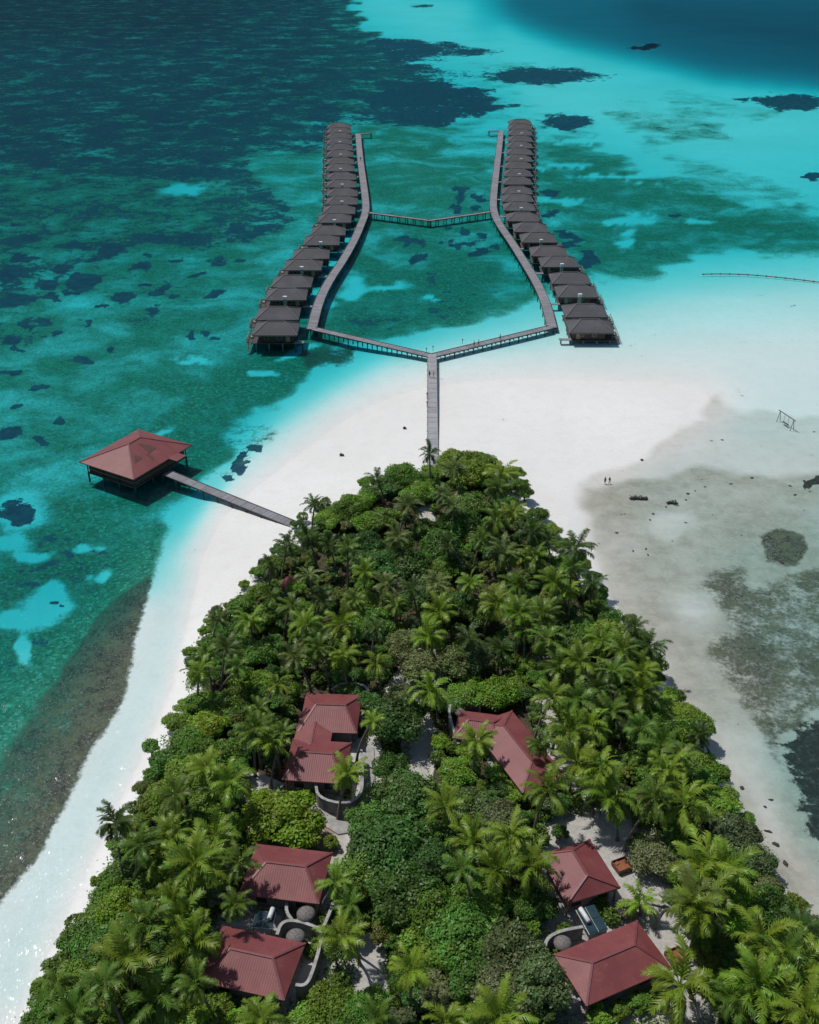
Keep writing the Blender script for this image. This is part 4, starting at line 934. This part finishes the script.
# ------------------------------------------------------------------ broadleaf trees and shrubs
def leaf_cloud(rnd, n, lumps, flat=.75, size=.11, seed=0, tall=False):
    """crown of radius about 1: leaves on and inside overlapping clumps"""
    r = np.random.default_rng(seed); L = []
    for k in range(lumps):
        a = 2.399 * k + r.uniform(-.4, .4); q = math.sqrt((k + .3) / lumps) * .78; hh = (1 - q * q) * flat * r.uniform(.6, 1.0) - .10
        q *= r.uniform(.75, 1.18); L.append((math.cos(a) * q, math.sin(a) * q, hh * r.uniform(.7, 1.15), r.uniform(.17, .42)))
    L = np.array(L); pick = r.integers(0, lumps, n); C = L[pick]
    d = r.normal(size=(n, 3)); d[:, 2] = d[:, 2] * .8 + .25; d /= np.linalg.norm(d, axis=1)[:, None]
    rad = C[:, 3:4] * (1 - .55 * r.random((n, 1)) ** 2.2) * (1 + .18 * r.normal(size=(n, 1)) * (r.random((n, 1)) < .3))
    p = C[:, :3] + d * rad * np.array([1, 1, .85])
    # leaf blades: pointed quads, normals mostly outward-up with scatter
    nrm = d + r.normal(size=(n, 3)) * .55 + np.array([0, 0, .45]); nrm /= np.linalg.norm(nrm, axis=1)[:, None]
    u = np.cross(nrm, r.normal(size=(n, 3))); u /= np.linalg.norm(u, axis=1)[:, None]; v = np.cross(nrm, u)
    s = size * r.uniform(.6, 1.25, (n, 1))
    q = np.stack([p - u * s, p + v * s * .55 - nrm * s * .08, p + u * s, p - v * s * .55 - nrm * s * .08], 1).reshape(-1, 3)
    me = bpy.data.meshes.new('leaves'); me.vertices.add(4 * n); me.vertices.foreach_set('co', q.ravel()); me.loops.add(4 * n); me.loops.foreach_set('vertex_index', np.arange(4 * n))
    me.polygons.add(n); me.polygons.foreach_set('loop_start', np.arange(n) * 4); me.polygons.foreach_set('loop_total', np.full(n, 4)); me.update(calc_edges=True)
    me.materials.append(M['leaf']); return me, L
BIG = [leaf_cloud(prnd, 13000, 24 + i * 3, .72, .056, 100 + i) for i in range(7)]
MID = [leaf_cloud(prnd, 7500, 15 + i * 2, .75, .070, 200 + i) for i in range(6)]
SML = [leaf_cloud(prnd, 3400, 10 + i, .8, .098, 300 + i) for i in range(5)]
def limbs(L, H_, r_):
    mb = MB(); fork = Vector((0, 0, H_ * .35)); mb.tube([(0, 0, -.3), (.04 * r_, .02, H_ * .18), fork], [.16 * r_ * .5 + .06, .12 * r_ * .5 + .05, .10 * r_ * .5 + .04], 8)
    for k in range(0, len(L), 3):
        e = Vector((L[k][0] * r_, L[k][1] * r_, H_ + L[k][2] * r_ * .75)); m_ = fork.lerp(e, .5) + Vector((0, 0, .1 * r_)); mb.tube([fork, m_, e], [.09 * r_ * .5 + .02, .05 * r_ * .5 + .02, .02], 6)
    return mb
TRUNKS = {}
LC = {'dark': (.080, .175, .030), 'mid': (.125, .255, .032), 'lime': (.25, .42, .03), 'grey': (.145, .205, .070), 'fresh': (.185, .325, .032), 'olive': (.165, .225, .036), 'pale': (.22, .20, .14)}
def broad(px, py, rp, hue='mid', kind=None, hf=None, rnd=prnd):
    s0 = scale_at(P(px, py, 4)); r = rp / s0
    kind = kind or ('shrub' if r < 2.0 else 'broadleaf_tree')
    hc = (hf if hf is not None else (rnd.uniform(.5, .8) if kind == 'shrub' else rnd.uniform(2.0, 3.4)))  # height of crown base
    if py < 575: hc = min(hc, 1.5)
    c = P(px, py, LAND_Z + hc + r * .35); foot = Vector((c.x, c.y, LAND_Z - .1)); lib = BIG if r > 2.4 else (MID if r > 1.4 else SML); i = rnd.randrange(len(lib)); me, L = lib[i]
    root = empty(kind, tuple(foot)); cr = link('crown', me, root, (0, 0, hc), rnd.uniform(0, 6.28), (r * rnd.uniform(.92, 1.1), r * rnd.uniform(.92, 1.1), r * rnd.uniform(.8, 1.05)))
    q = LC[hue]; f = rnd.uniform(.75, 1.3); cr.color = (q[0] * f * rnd.uniform(.85, 1.2), q[1] * f, q[2] * f * rnd.uniform(.8, 1.3), 1)
    key = (id(lib), i, round(hc * 2), round(r))
    if key not in TRUNKS: TRUNKS[key] = limbs(L, hc, max(r * .8, .6)).mesh('trunk', M['wood_bark'], True)
    link('trunk', TRUNKS[key], root, (0, 0, 0))
    TODO.append([root, px, py, kind, hue, r, hc, tuple(cr.color)]); CROWNS.append((px, py, rp, 'b')); return root
SPECIAL = """415 478 14 mid 1.2|432 470 12 fresh 1|455 456 16 fresh 1.6|478 456 12 fresh 1.4|497 468 11 mid 1.2|390 486 12 dark 1.2|370 492 12 mid 1.2|350 500 12 fresh 1.2|338 508 10 mid 1|322 520 11 mid 1|305 532 12 mid 1.2|290 548 12 mid 1.2|275 562 12 fresh 1|520 482 10 mid 1|538 512 11 mid 1|550 528 11 fresh 1|582 562 11 mid 1|598 590 12 mid 1|283 812 34 lime 2|262 800 18 lime 1.6|305 826 20 lime 1.2|628 640 24 fresh 2.2|608 630 20 fresh 2|645 660 18 fresh 1.6|735 905 28 lime 2|755 925 22 lime 1.6|770 905 26 dark 2|790 930 22 dark 2|697 722 18 fresh 1.6|685 710 15 fresh 1.4|470 470 22 fresh 3|488 462 14 fresh 2.4|445 468 12 fresh 2|420 490 16 fresh 2.5|345 508 18 mid 3|362 500 14 fresh 2.5|330 515 14 fresh 2|322 508 8 lime 1.6|402 470 16 mid 3.4|388 478 13 mid 3
395 715 30 dark 2.6|405 690 14 grey 2|370 700 14 dark 2|390 840 40 dark 3|405 790 32 dark 3|370 815 24 mid 2.5|360 870 28 mid 2.5|400 885 36 dark 3|430 905 30 mid 2.6|460 930 34 mid 3|510 945 34 grey 3|540 975 32 grey 3|500 985 30 grey 3|480 900 26 mid 2.5|390 765 20 dark 2.5|430 860 26 dark 3|455 770 20 fresh 1.6|440 740 12 lime 1.2|500 815 22 grey 2|470 800 20 grey 2|420 930 22 fresh 2|470 975 26 dark 2.6|440 990 24 grey 2|450 950 26 mid 2.6
655 852 24 grey 1.5|640 840 14 grey 1.2|690 835 24 mid 2|660 720 22 mid 2|700 780 24 mid 2.2|720 800 22 fresh 1.8|735 830 24 grey 2|755 860 22 grey 1.8|740 870 20 mid 2|770 885 18 grey 1.6|700 760 20 fresh 1.8|655 770 18 mid 2|640 760 16 mid 2|718 770 14 fresh 1.4
420 660 22 grey 2.4|405 640 18 grey 2.4|455 660 22 grey 2.6|475 655 20 grey 2.4|495 690 22 fresh 1.6|470 690 18 fresh 1.6|515 680 16 fresh 1.4|450 700 14 mid 1.4|480 610 18 dark 2|460 600 18 dark 2.4|380 560 22 dark 3|410 560 24 dark 3.2|440 540 22 dark 3|425 525 13 dark 2.5|460 520 22 dark 3|470 500 18 mid 3|485 540 18 dark 3|400 540 16 dark 3|460 560 20 dark 3|425 590 20 dark 2.6|366 540 18 dark 3|380 515 16 mid 3|365 520 14 fresh 3|445 565 18 mid 3|465 527 12 fresh 2.5
372 620 20 mid 2.4|365 600 16 fresh 2.4|350 690 12 dark 1.6|245 600 14 fresh 2|260 590 14 fresh 2|270 610 16 mid 2|235 605 12 mid 1.6|215 640 12 mid 1.6|240 640 14 mid 2|260 650 18 mid 2|250 680 20 fresh 1.8|230 700 22 mid 1.8|210 720 22 fresh 1.6|190 735 20 mid 1.4|175 720 14 mid 1.2|265 690 16 mid 2|200 700 16 mid 1.4|150 745 10 mid 1|165 758 18 mid 1.4|185 770 22 fresh 1.6|165 790 20 fresh 1.4|150 800 16 fresh 1.2|210 800 22 fresh 1.8|190 815 20 mid 1.8|200 750 20 mid 1.8|225 750 18 mid 1.8|140 820 14 fresh 1.2|180 840 20 mid 1.8|120 870 20 mid 1.4|105 895 18 fresh 1.2|95 915 20 mid 1.2|75 940 20 mid 1.2|95 945 26 mid 1.6|120 905 26 fresh 1.8|60 965 20 mid 1.2|80 980 26 fresh 1.4|50 1000 22 mid 1.2|35 1020 16 mid 1|110 1010 26 fresh 1.6|40 985 12 mid 1|150 885 20 fresh 1.8|190 1015 26 fresh 1.6|215 1005 18 fresh 1.2|170 975 22 mid 1.6|330 1005 28 fresh 1.8|305 1020 22 fresh 1.6|350 1015 26 mid 1.8|372 1000 18 fresh 1.4|235 1022 18 lime 1.2|225 790 16 mid 1.6|115 930 20 mid 1.6
515 470 10 mid 1.6|525 490 10 mid 1.6|510 500 12 mid 2|540 545 12 mid 2|565 560 12 mid 1.8|610 615 14 mid 1.6|560 610 18 dark 2|585 625 16 mid 1.8|575 640 18 dark 2|665 700 14 fresh 1.4|680 730 16 fresh 1.4|670 690 8 fresh 1.2|600 1015 14 fresh .8|620 1008 12 fresh .7|640 1000 14 fresh .8|655 995 10 fresh .8|600 905 9 lime .4|625 908 13 pale .4|612 915 9 pale .4|300 945 8 lime .4|312 950 7 lime .4|318 938 6 lime .4|250 745 16 dark 1.4|330 840 10 fresh .8|565 930 9 olive .5|557 955 8 olive .4|545 965 14 grey 1|740 960 20 dark 2|650 740 16 mid 1.8|430 830 20 dark 2.6|560 830 10 dark 1|555 800 14 dark 1.4|520 900 20 dark 2|545 905 18 dark 1.6|500 770 14 fresh 1.2|515 790 16 fresh 1.2|455 835 18 mid 2"""
for row in SPECIAL.replace('\n', '|').split('|'):
    a = row.split(); broad(float(a[0]), float(a[1]), float(a[2]) * 1.06, a[3], hf=float(a[4]))
# fillers between the surveyed trees
def inside(poly, x, y):
    n = len(poly); c = False
    for i in range(n):
        (ax, ay), (bx, by) = poly[i], poly[(i + 1) % n]
        if (ay > y) != (by > y) and x < (bx - ax) * (y - ay) / (by - ay) + ax: c = not c
    return c
ROOFS = [[(280,785),(343,790),(366,742),(366,690),(306,688)], [(519,800),(553,776),(520,704),(452,706),(454,738),(490,750)], [(240,898),(318,922),(334,900),(334,853),(250,839)], [(200,984),(284,1018),(325,975),(325,925),(250,918),(218,922)], [(545,935),(622,905),(620,880),(590,835),(543,850)], [(545,1000),(590,1024),(672,985),(672,965),(640,915),(550,938)]]
KEEP = ROOFS + [[(412,645),(440,650),(436,685),(395,690),(395,672)], [(408,720),(432,720),(434,750),(425,785),(408,785)], [(356,746),(380,738),(384,770),(372,812),(352,850),(345,872),(320,860),(312,850),(306,806),(352,800)], [(540,690),(560,705),(580,745),(590,790),(565,790),(548,745)], [(545,815),(628,815),(645,850),(670,890),(672,905),(690,950),(712,1000),(715,1024),(672,1024),(640,1024),(555,1024)], [(356,935),(385,935),(385,990),(375,1005),(352,1000)], [(420,508),(432,508),(434,526),(424,528)], [(245,768),(280,772),(282,790),(250,790)]]
n_fill = 0; frnd = random.Random(21)
for tries in range(9000):
    if n_fill >= 330: break
    y = frnd.uniform(465, 1045); x = frnd.uniform(15, 830)
    if not inside(FOREST, x, y + 12): continue
    sd = 6 + (y - 450) * .018
    r = frnd.uniform(8, 12.5) * (.75 + .7 * (y - 450) / 600)
    if any(inside(k, x + dx, y + dy * r) for k in KEEP for dx, dy in ((0, 0), (r * .7, 0), (-r * .7, 0), (0, 1.3), (0, -.8), (0, .6))): continue
    cov = min((math.hypot(x - a, y - b) / (r + q) for a, b, q, kk in CROWNS if kk == 'b'), default=9)
    if cov < .50: continue
    hue = frnd.choice(['dark', 'mid', 'mid', 'fresh', 'olive', 'grey', 'dark'])
    edge = min(abs(0 if inside(FOREST, x + dx * 25, y) else 1) for dx in (-1, 1)) if False else (not inside(FOREST, x - 22, y) or not inside(FOREST, x + 22, y) or not inside(FOREST, x, y - 14))
    broad(x, y, r, hue, hf=frnd.uniform(.6, 1.2) if edge else frnd.uniform(1.2, 2.6), rnd=frnd); n_fill += 1
for tries in range(6000):
    y = frnd.uniform(468, 1030); x = frnd.uniform(15, 825); r = frnd.uniform(6.5, 8.5) * (.8 + .6 * (y - 450) / 600)
    if not inside(FOREST, x, y + 9) or any(inside(k, x + dx, y + dy * r) for k in KEEP for dx, dy in ((0, 0), (r * .7, 0), (-r * .7, 0), (0, 1.3), (0, -.8))): continue
    if min((math.hypot(x - a, y - b) / q for a, b, q, kk in CROWNS if kk == 'b'), default=9) < .92: continue
    broad(x, y, r, frnd.choice(['mid', 'dark', 'fresh', 'olive', 'mid']), 'shrub', hf=frnd.uniform(.5, 1.0), rnd=frnd); n_fill += 1
    if n_fill > 520: break
print('fill', n_fill, 'crowns', len(CROWNS))
# the largest broad crowns are trees, the next ones shrubs, the smallest scraps merge into the undergrowth
br = sorted([t_ for t_ in TODO if t_[3] != 'palm'], key=lambda t_: -t_[5]); EXTRA = []
for k_, t_ in enumerate(br):
    kd = 'broadleaf_tree' if k_ < 285 and t_[5] > 1.35 else 'shrub'; t_[3] = kd
    if k_ >= 570:
        EXTRA.append((t_[0].location.copy(), t_[5], t_[6])); TODO.remove(t_)
        for ch in list(t_[0].children): bpy.data.objects.remove(ch)
        bpy.data.objects.remove(t_[0])
for t_ in TODO:
    if t_[3] != 'palm': t_[0].name = '_tmp'
for t_ in TODO:
    if t_[3] != 'palm': t_[0].name = t_[3]
print('broad', len(br), 'merged', len(EXTRA))
# low undergrowth nobody could count
r = np.random.default_rng(5); mbv = []; n = 0
me_ = bpy.data.meshes.new('undergrowth'); pts = []
while len(pts) < 12000:
    x, y = r.uniform(10, 830), r.uniform(460, 1060)
    if inside(FOREST, x, y - 4) and not any(inside(k, x, y) for k in KEEP): pts.append(P(x, y, LAND_Z))
C = np.repeat(np.array([tuple(p) for p in pts]), 9, 0); n = len(C)
C = C + np.stack([r.normal(size=n) * .4, r.normal(size=n) * .4, r.random(n) * .7], 1)
if EXTRA:
    ex = []
    for (lc, rr_, hc_) in EXTRA:
        d_ = r.normal(size=(420, 3)); d_ /= np.linalg.norm(d_, axis=1)[:, None]; ex.append(np.array(tuple(lc)) + np.array([0, 0, hc_ + rr_ * .3]) + d_ * rr_ * np.array([1, 1, .75]) * (1 - .4 * r.random((420, 1)) ** 2))
    C = np.concatenate([C] + ex); n = len(C)
nrm = r.normal(size=(n, 3)) * .6 + np.array([0, 0, 1]); nrm /= np.linalg.norm(nrm, axis=1)[:, None]; u = np.cross(nrm, r.normal(size=(n, 3))); u /= np.linalg.norm(u, axis=1)[:, None]; v = np.cross(nrm, u); s = r.uniform(.1, .24, (n, 1))
q = np.stack([C - u * s, C + v * s * .5, C + u * s, C - v * s * .5], 1).reshape(-1, 3)
me_.vertices.add(4 * n); me_.vertices.foreach_set('co', q.ravel()); me_.loops.add(4 * n); me_.loops.foreach_set('vertex_index', np.arange(4 * n)); me_.polygons.add(n); me_.polygons.foreach_set('loop_start', np.arange(n) * 4); me_.polygons.foreach_set('loop_total', np.full(n, 4)); me_.update(calc_edges=True)
me_.materials.append(M['leaf']); ug = link('undergrowth', me_); ug.color = (.12, .20, .03, 1); ug['kind'] = 'stuff'; ug['label'] = 'low leafy undergrowth on the forest floor'; ug['category'] = 'undergrowth'
# ------------------------------------------------------------------ swing frame standing in the shallows
a, b = P(780.5, 411, 2.2), P(794, 420, 2.2); root = empty('swing_frame', (a.x, a.y, 0)); tag(root, 'dark wooden swing frame standing in pale shallow water at the right', 'swing')
v = b - a; m = MB(); m.beam((-v.x * .12, -v.y * .12, 2.2), (v.x * 1.12, v.y * 1.12, 2.2), .12, .12); m.build('top_beam', M['pile'], root)
n_ = Vector((-v.y, v.x, 0)).normalized()
for t_ in (0, 1):
    for sg in (-1, 1):
        m = MB(); m.tube([(v.x * t_, v.y * t_, 2.15), (v.x * t_ + n_.x * .5 * sg, v.y * t_ + n_.y * .5 * sg, -.5)], [.055, .06], 6); m.build('post', M['pile'], root)
for t_ in (.35, .65):
    m = MB(); m.tube([(v.x * t_, v.y * t_, 2.15), (v.x * t_, v.y * t_, .5)], [.03, .03], 5); m.build('rope', M['pile'], root)
m = MB(); m.beam((v.x * .3, v.y * .3, .48), (v.x * .7, v.y * .7, .48), .4, .06); m.build('seat', M['pile'], root)
# floating boom line
pts = [P(x, y, .02) for x, y in ((703,274.2),(722,273.8),(746,274.4),(780,277.4),(819,282),(860,288),(920,300))]; pts = smooth(pts, 2)
root = empty('floating_barrier', tuple(pts[0])); tag(root, 'thin reddish floating rope boom curving over the upper right shallows', 'rope boom')
m = MB(); m.tube([p - pts[0] for p in pts], .13, 6); m.build('rope', M['rope'], root)
fp, _ = strip_pts(pts, 2.4)
for p in fp[:95]:
    m = MB(); q = p - pts[0]; m.tube([q - Vector((.22, 0, 0)), q - Vector((.12, 0, 0)), q + Vector((.12, 0, 0)), q + Vector((.22, 0, 0))], [.1, .24, .24, .1], 8); m.build('float', M['rope'], root)

# ------------------------------------------------------------------ rocks, driftwood and coral lumps on the tidal flat
rr = random.Random(5)
def ground_z(px, py):
    i = int(round((px - GX[0]) / STEP)); j = int(round((py - GY[0]) / STEP)); return float(HZ2[j, i])
def rock_mesh(seed):
    r_ = random.Random(seed); m = MB()
    bm_ = bmesh.new(); bmesh.ops.create_icosphere(bm_, subdivisions=3, radius=1)
    from mathutils import noise as mn
    for v in bm_.verts:
        n = mn.noise(v.co * 1.3 + Vector((seed * 3.1, 0, 0))) * .5 + mn.noise(v.co * 3.2 + Vector((0, seed, 0))) * .25; v.co *= 1 + n
        v.co.z *= .45
    me = bpy.data.meshes.new('rock'); bm_.to_mesh(me); bm_.free(); me.materials.append(M['rock']); return me
RK = [rock_mesh(k) for k in range(5)]
rocks = [(642,460,.8,'alone near the beach edge'),(616.8,533,.45,'lying near the beach slope, above the lone palm'),(688,494,.7,'right of the dark driftwood on the flat'),(695,491,.35,'small, touching the dark rock right of the driftwood'),(653,514,.5,'below the gap between the two driftwood heaps'),(666,507,.35,'tiny, at the left end of the right driftwood heap'),(650,520,.35,'small, below and left of its twin under the driftwood'),(686,500,.35,'small, under the dark rock right of the driftwood'),(633,551,.3,'tiny, far below the driftwood on the flat'),(646,549,.35,'small, middle one of three below the driftwood'),(648,555,.4,'lowest of three below the driftwood'),(742,788,.55,'highest on the pale strip by the lower right reef'),(771,800,.4,'on the pale strip beside the lower right reef'),(765,807,.3,'tiny, on the pale strip beside the lower right reef'),(767.5,831.6,.75,'dark, middle of the pale strip at lower right'),(776,845,.8,'darkest, lower part of the pale strip at lower right'),(785,864,.85,'lowest on the pale strip at lower right'),(722,440,.4,'alone below the sandbank tip'),(752,478,.6,'below the swing frame, left of centre'),(790,486,.5,'left of the dark coral at the right edge'),(795,495,.5,'lower left of the dark coral at the right edge'),(731,484,.45,'far below the sandbank tip'),(814,432,.4,'at the right edge, level with the swing'),(705,487,.35,'small, right of the driftwood heaps'),(781,562,.9,'at the foot of the grey reef patch on the right')]
for x, y, s, lb in rocks:
    z = ground_z(x, y); p = P(x, y, z); o = link('rock', RK[rr.randrange(5)], None, (p.x, p.y, z + .05), rr.uniform(0, 6), (s ** .7 * rr.uniform(.38, .62), s ** .7 * rr.uniform(.22, .4), s * .35))
    tag(o, 'dark rock ' + lb, 'rock', 'dark rocks scattered over the tidal flat')
def driftwood(x, y, L, n, lb):
    z = ground_z(x, y); p = P(x, y, z); m = MB(); m.tube([(-L / 2, 0, .1), (-.2 * L, .15, .3), (.2 * L, -.05, .25), (L / 2, .2, .1)], [.28, .24, .18, .08], 7)
    for k in range(n):
        a = rr.uniform(-.4, .45) * L; an = rr.uniform(.4, 2.6) * rr.choice((-1, 1)); l = rr.uniform(.3, .6) * L
        m.tube([(a, .05, .25), (a + math.cos(an) * l * .5, math.sin(an) * l * .5, .45), (a + math.cos(an) * l, math.sin(an) * l, rr.uniform(.1, .6))], [.12, .08, .03], 6)
    tag(m.build('driftwood', M['rock'], None, (p.x, p.y, z)), lb, 'driftwood')
driftwood(636, 499.5, 2.2, 9, 'dark branchy driftwood heap, left and larger of two on the flat'); driftwood(644, 500, 1.4, 7, 'tangled driftwood end touching the larger heap on its right')
driftwood(672, 504, 1.8, 8, 'dark driftwood heap, right one of two on the flat')
driftwood(342, 456, .7, 2, 'short dark stick lying on white sand above the left treetops')
driftwood(405, 429, .5, 1, 'tiny dark twig on white sand left of the main jetty')

# ------------------------------------------------------------------ people
def person_mesh(walk=.25):
    J = {'pel': (0, 0, .95, .13, .10), 'sp': (0, .01, 1.15, .12, .09), 'ch': (0, .01, 1.36, .15, .10), 'nk': (0, .01, 1.50, .055, .055), 'hd': (0, .03, 1.60, .085, .095), 'hd2': (0, .03, 1.70, .09, .10), 'top': (0, .02, 1.78, .06, .07)}
    E = [('pel', 'sp'), ('sp', 'ch'), ('ch', 'nk'), ('nk', 'hd'), ('hd', 'hd2'), ('hd2', 'top')]
    for s, n in ((-1, 'l'), (1, 'r')):
        w_ = walk * s
        J['h' + n] = (.09 * s, 0, .90, .095, .095); J['k' + n] = (.10 * s, w_ * .5 + .03, .50, .065, .065); J['a' + n] = (.10 * s, w_ - .02, .09, .04, .045); J['t' + n] = (.11 * s, w_ + .15, .03, .045, .025)
        E += [('pel', 'h' + n), ('h' + n, 'k' + n), ('k' + n, 'a' + n), ('a' + n, 't' + n)]
        J['s' + n] = (.19 * s, .01, 1.42, .06, .06); J['e' + n] = (.24 * s, -w_ * .3, 1.14, .045, .045); J['w' + n] = (.25 * s, -w_ * .8 + .04, .90, .03, .03); J['f' + n] = (.25 * s, -w_ * .9 + .07, .80, .035, .02)
        E += [('ch', 's' + n), ('s' + n, 'e' + n), ('e' + n, 'w' + n), ('w' + n, 'f' + n)]
    ks = list(J); me = bpy.data.meshes.new('person'); me.from_pydata([J[k][:3] for k in ks], [(ks.index(a), ks.index(b)) for a, b in E], []); return me, [J[k][3:] for k in ks]
def loft(rings, n=12):
    m = MB(); vs = []
    for (cx, cy, cz, rx, ry) in rings: vs += [(cx + math.cos(6.2832 * k / n) * rx, cy + math.sin(6.2832 * k / n) * ry, cz) for k in range(n)]
    m.poly(vs, [(i * n + k, i * n + (k + 1) % n, (i + 1) * n + (k + 1) % n, (i + 1) * n + k) for i in range(len(rings) - 1) for k in range(n)]); return m
def person(px, py, z, rz, lb, top='cloth_dark', bot='cloth_dark', walk=.2, group=None, sc=.8):
    me, rad = person_mesh(walk); p = P(px, py, z); o = link('person', me, None, (p.x, p.y, z), rz, (sc, sc, sc))
    md = o.modifiers.new('skin', 'SKIN')
    for i, r_ in enumerate(rad): me.skin_vertices[0].data[i].radius = r_ if False else (r_[0], r_[1])
    me.skin_vertices[0].data[0].use_root = True
    o.modifiers.new('sub', 'SUBSURF').levels = 1; o.modifiers['sub'].render_levels = 2
    me.materials.append(M['skin']); tag(o, lb, 'person', group)
    loft([(0, 0, .92, .17, .125), (0, .01, 1.15, .155, .115), (0, .01, 1.33, .19, .125), (0, .01, 1.44, .20, .10), (0, .01, 1.50, .08, .075)]).build('shirt', M[top], o, smooth=True)
    for s in (-1, 1):
        w_ = walk * s; 
    loft([(0, 0, 1.0, .165, .13), (0, 0, .86, .20, .15), (0, 0, .66, .21, .17 + abs(walk) * .3)]).build('shorts', M[bot], o, smooth=True)
    loft([(0, .0, 1.60, .10, .10), (0, .0, 1.70, .112, .115), (0, 0, 1.78, .09, .095), (0, 0, 1.82, .03, .03)]).build('hair', M['hair'], o, smooth=True)
    f = MB()
    for s in (-1, 1): f.box((.035 * s, .125, 1.655), (.02, .012, .014))
    f.box((0, .135, 1.63), (.022, .03, .035)); f.build('face', M['skin'], o)
if True:
    gz = ground_z(605, 484)
    person(604.8, 484, gz, .3, 'person in dark clothes on the sand edge, left one of the pair', group='two people at the edge of the sandbank')
    person(609.2, 484, gz, -.4, 'person in dark clothes on the sand edge, right one of the pair', 'cloth_dark', 'cloth_pale', group='two people at the edge of the sandbank')
    person(474, 346.4, DZ + .02, 1.3, 'person on the right jetty arm, left one of two walking together')
    person(478.6, 345.2, DZ + .02, 1.3, 'person on the right jetty arm, right one of two walking together', 'cloth_pale')
    person(500, 339.8, DZ + .02, 1.3, 'lone person farther along the right jetty arm')
    person(360.6, 160.5, DZ + .01, .1, 'tiny person far out on the left boardwalk')
    person(429.5, 377, DZ + .03, 0, 'person in dark top on the main jetty below the junction', 'cloth_dark')
    person(433.5, 377.5, DZ + .03, 2.8, 'person in pale clothes on the main jetty below the junction', 'cloth_pale', 'cloth_pale')
# lamp posts on the jetties
def lamp(px, py, lb):
    p = P(px, py, DZ); m = MB(); root = empty('jetty_lamp', (p.x, p.y, DZ - .05)); tag(root, lb, 'lamp', 'low lamps along the jetties')
    m.tube([(0, 0, 0), (0, 0, 1.0)], [.05, .05], 7); m.build('post', M['pile'], root); m = MB(); m.box((0, 0, 1.1), (.22, .22, .2)); m.box((0, 0, 1.23), (.3, .3, .05)); m.build('lamp_head', M['dark_wall'], root)
for x, y, lb in ((427, 398.5, 'dark jetty lamp on the left edge of the main jetty'), (427, 407, 'small dark post below the lamp on the main jetty'), (437.5, 373, 'dark lamp at the right edge of the main jetty'), (433, 351, 'dark lamp where the jetty arms meet'), (462.5, 344, 'dark lamp on the near half of the right jetty arm'), (426.5, 353, 'dark lamp at the inner end of the left jetty arm')): lamp(x, y, lb)
# chairs set out by the lower villas
def lounge(px, py, rz, lb):
    p = P(px, py, G0); root = empty('lounge_chair', (p.x, p.y, G0), R(rz)); tag(root, lb, 'lounge chair', 'chairs on the sand by the villas')
    m = MB(); m.box((0, .2, .32), (.6, 1.1, .08)); m.build('seat', M['stone_cap'], root)
    m = MB(); m.beam((0, -.3, .34), (0, -.75, .8), .6, .07); m.build('backrest', M['stone_cap'], root)
    for sx in (-.26, .26):
        for y_ in (-.3, .7): q = MB(); q.box((sx, y_, .14), (.05, .05, .28)); q.build('leg', M['frame'], root)
lounge(665, 899, 30, 'pale lounge chair on sand right of the low palm'); lounge(658, 905, 70, 'pale lounge chair beside the low palm, nearest the largest villa')
# ------------------------------------------------------------------ labels built from where each plant stands
LM = [((300,520),'the pavilion jetty'),((432,462),'the main jetty foot'),((291,586),'the tiny red shed'),((308,735),"the L-shaped villa"),((505,745),'the villa right of centre'),((290,872),'the upper of two left villas'),((254,962),'the lowest left villa'),((582,873),'the smaller lower-right villa'),((612,965),'the large lower-right villa'),((283,812),'the round lime tree'),((426,515),'the sand gap near the tip'),((600,520),'the bare right sand spit'),((20,1015),'the bottom-left water'),((810,1015),'the bottom-right corner'),((415,730),'the central sandy lane'),((735,905),'the lime right-beach tree'),((430,672),'the shaded sand clearing'),((150,700),'the left beach bend'),((705,690),'the right beach bend'),((370,965),'the lower sandy lane'),((640,855),'the sand by the day bed'),((470,1015),'the bottom centre edge')]
def where(dx, dy):
    v_ = 'above' if dy < -14 else ('below' if dy > 14 else ''); h_ = 'left' if dx < -14 else ('right' if dx > 14 else '')
    return {('above', ''): 'above', ('below', ''): 'below', ('', 'left'): 'left of', ('', 'right'): 'right of', ('above', 'left'): 'above left of', ('above', 'right'): 'above right of', ('below', 'left'): 'below left of', ('below', 'right'): 'below right of', ('', ''): 'right at'}[(v_, h_)]
PK = {'y': 'yellow-green palm', 'm': 'green palm', 'd': 'dark green palm', 'g': 'grey-green palm', 'l': 'small lime-green palm'}
BK = {'dark': 'dark green', 'mid': 'green', 'lime': 'bright lime', 'grey': 'grey-green', 'fresh': 'fresh green', 'olive': 'olive', 'pale': 'pale dry'}
bk = {}
for t__ in TODO:
    root, x, y, kind, hue, r_ = t__[:6]
    k = min(range(len(LM)), key=lambda q: math.hypot(x - LM[q][0][0], y - LM[q][0][1])); w_ = where(x - LM[k][0][0], y - LM[k][0][1])
    if kind == 'palm': nm, cat, grp = PK[hue], 'palm', 'coconut palms of the island'
    else: nm, cat, grp = BK[hue] + (' shrub' if kind == 'shrub' else ' leafy tree'), 'shrub' if kind == 'shrub' else 'tree', 'shrubs of the island' if kind == 'shrub' else 'broadleaf trees of the island'
    bk.setdefault((nm, cat, grp, w_, k), []).append((math.hypot(x - LM[k][0][0], y - LM[k][0][1]), root.name, root))
for (nm, cat, grp, w_, k), lst in bk.items():
    lst.sort(key=lambda t_: t_[:2])
    for i, (_, _, root) in enumerate(lst):
        pre = '' if len(lst) == 1 else (('nearest ' if i == 0 else ORD[i] + ' nearest '))
        tag(root, f'{pre}{nm} {w_} {LM[k][1]}', cat, grp)
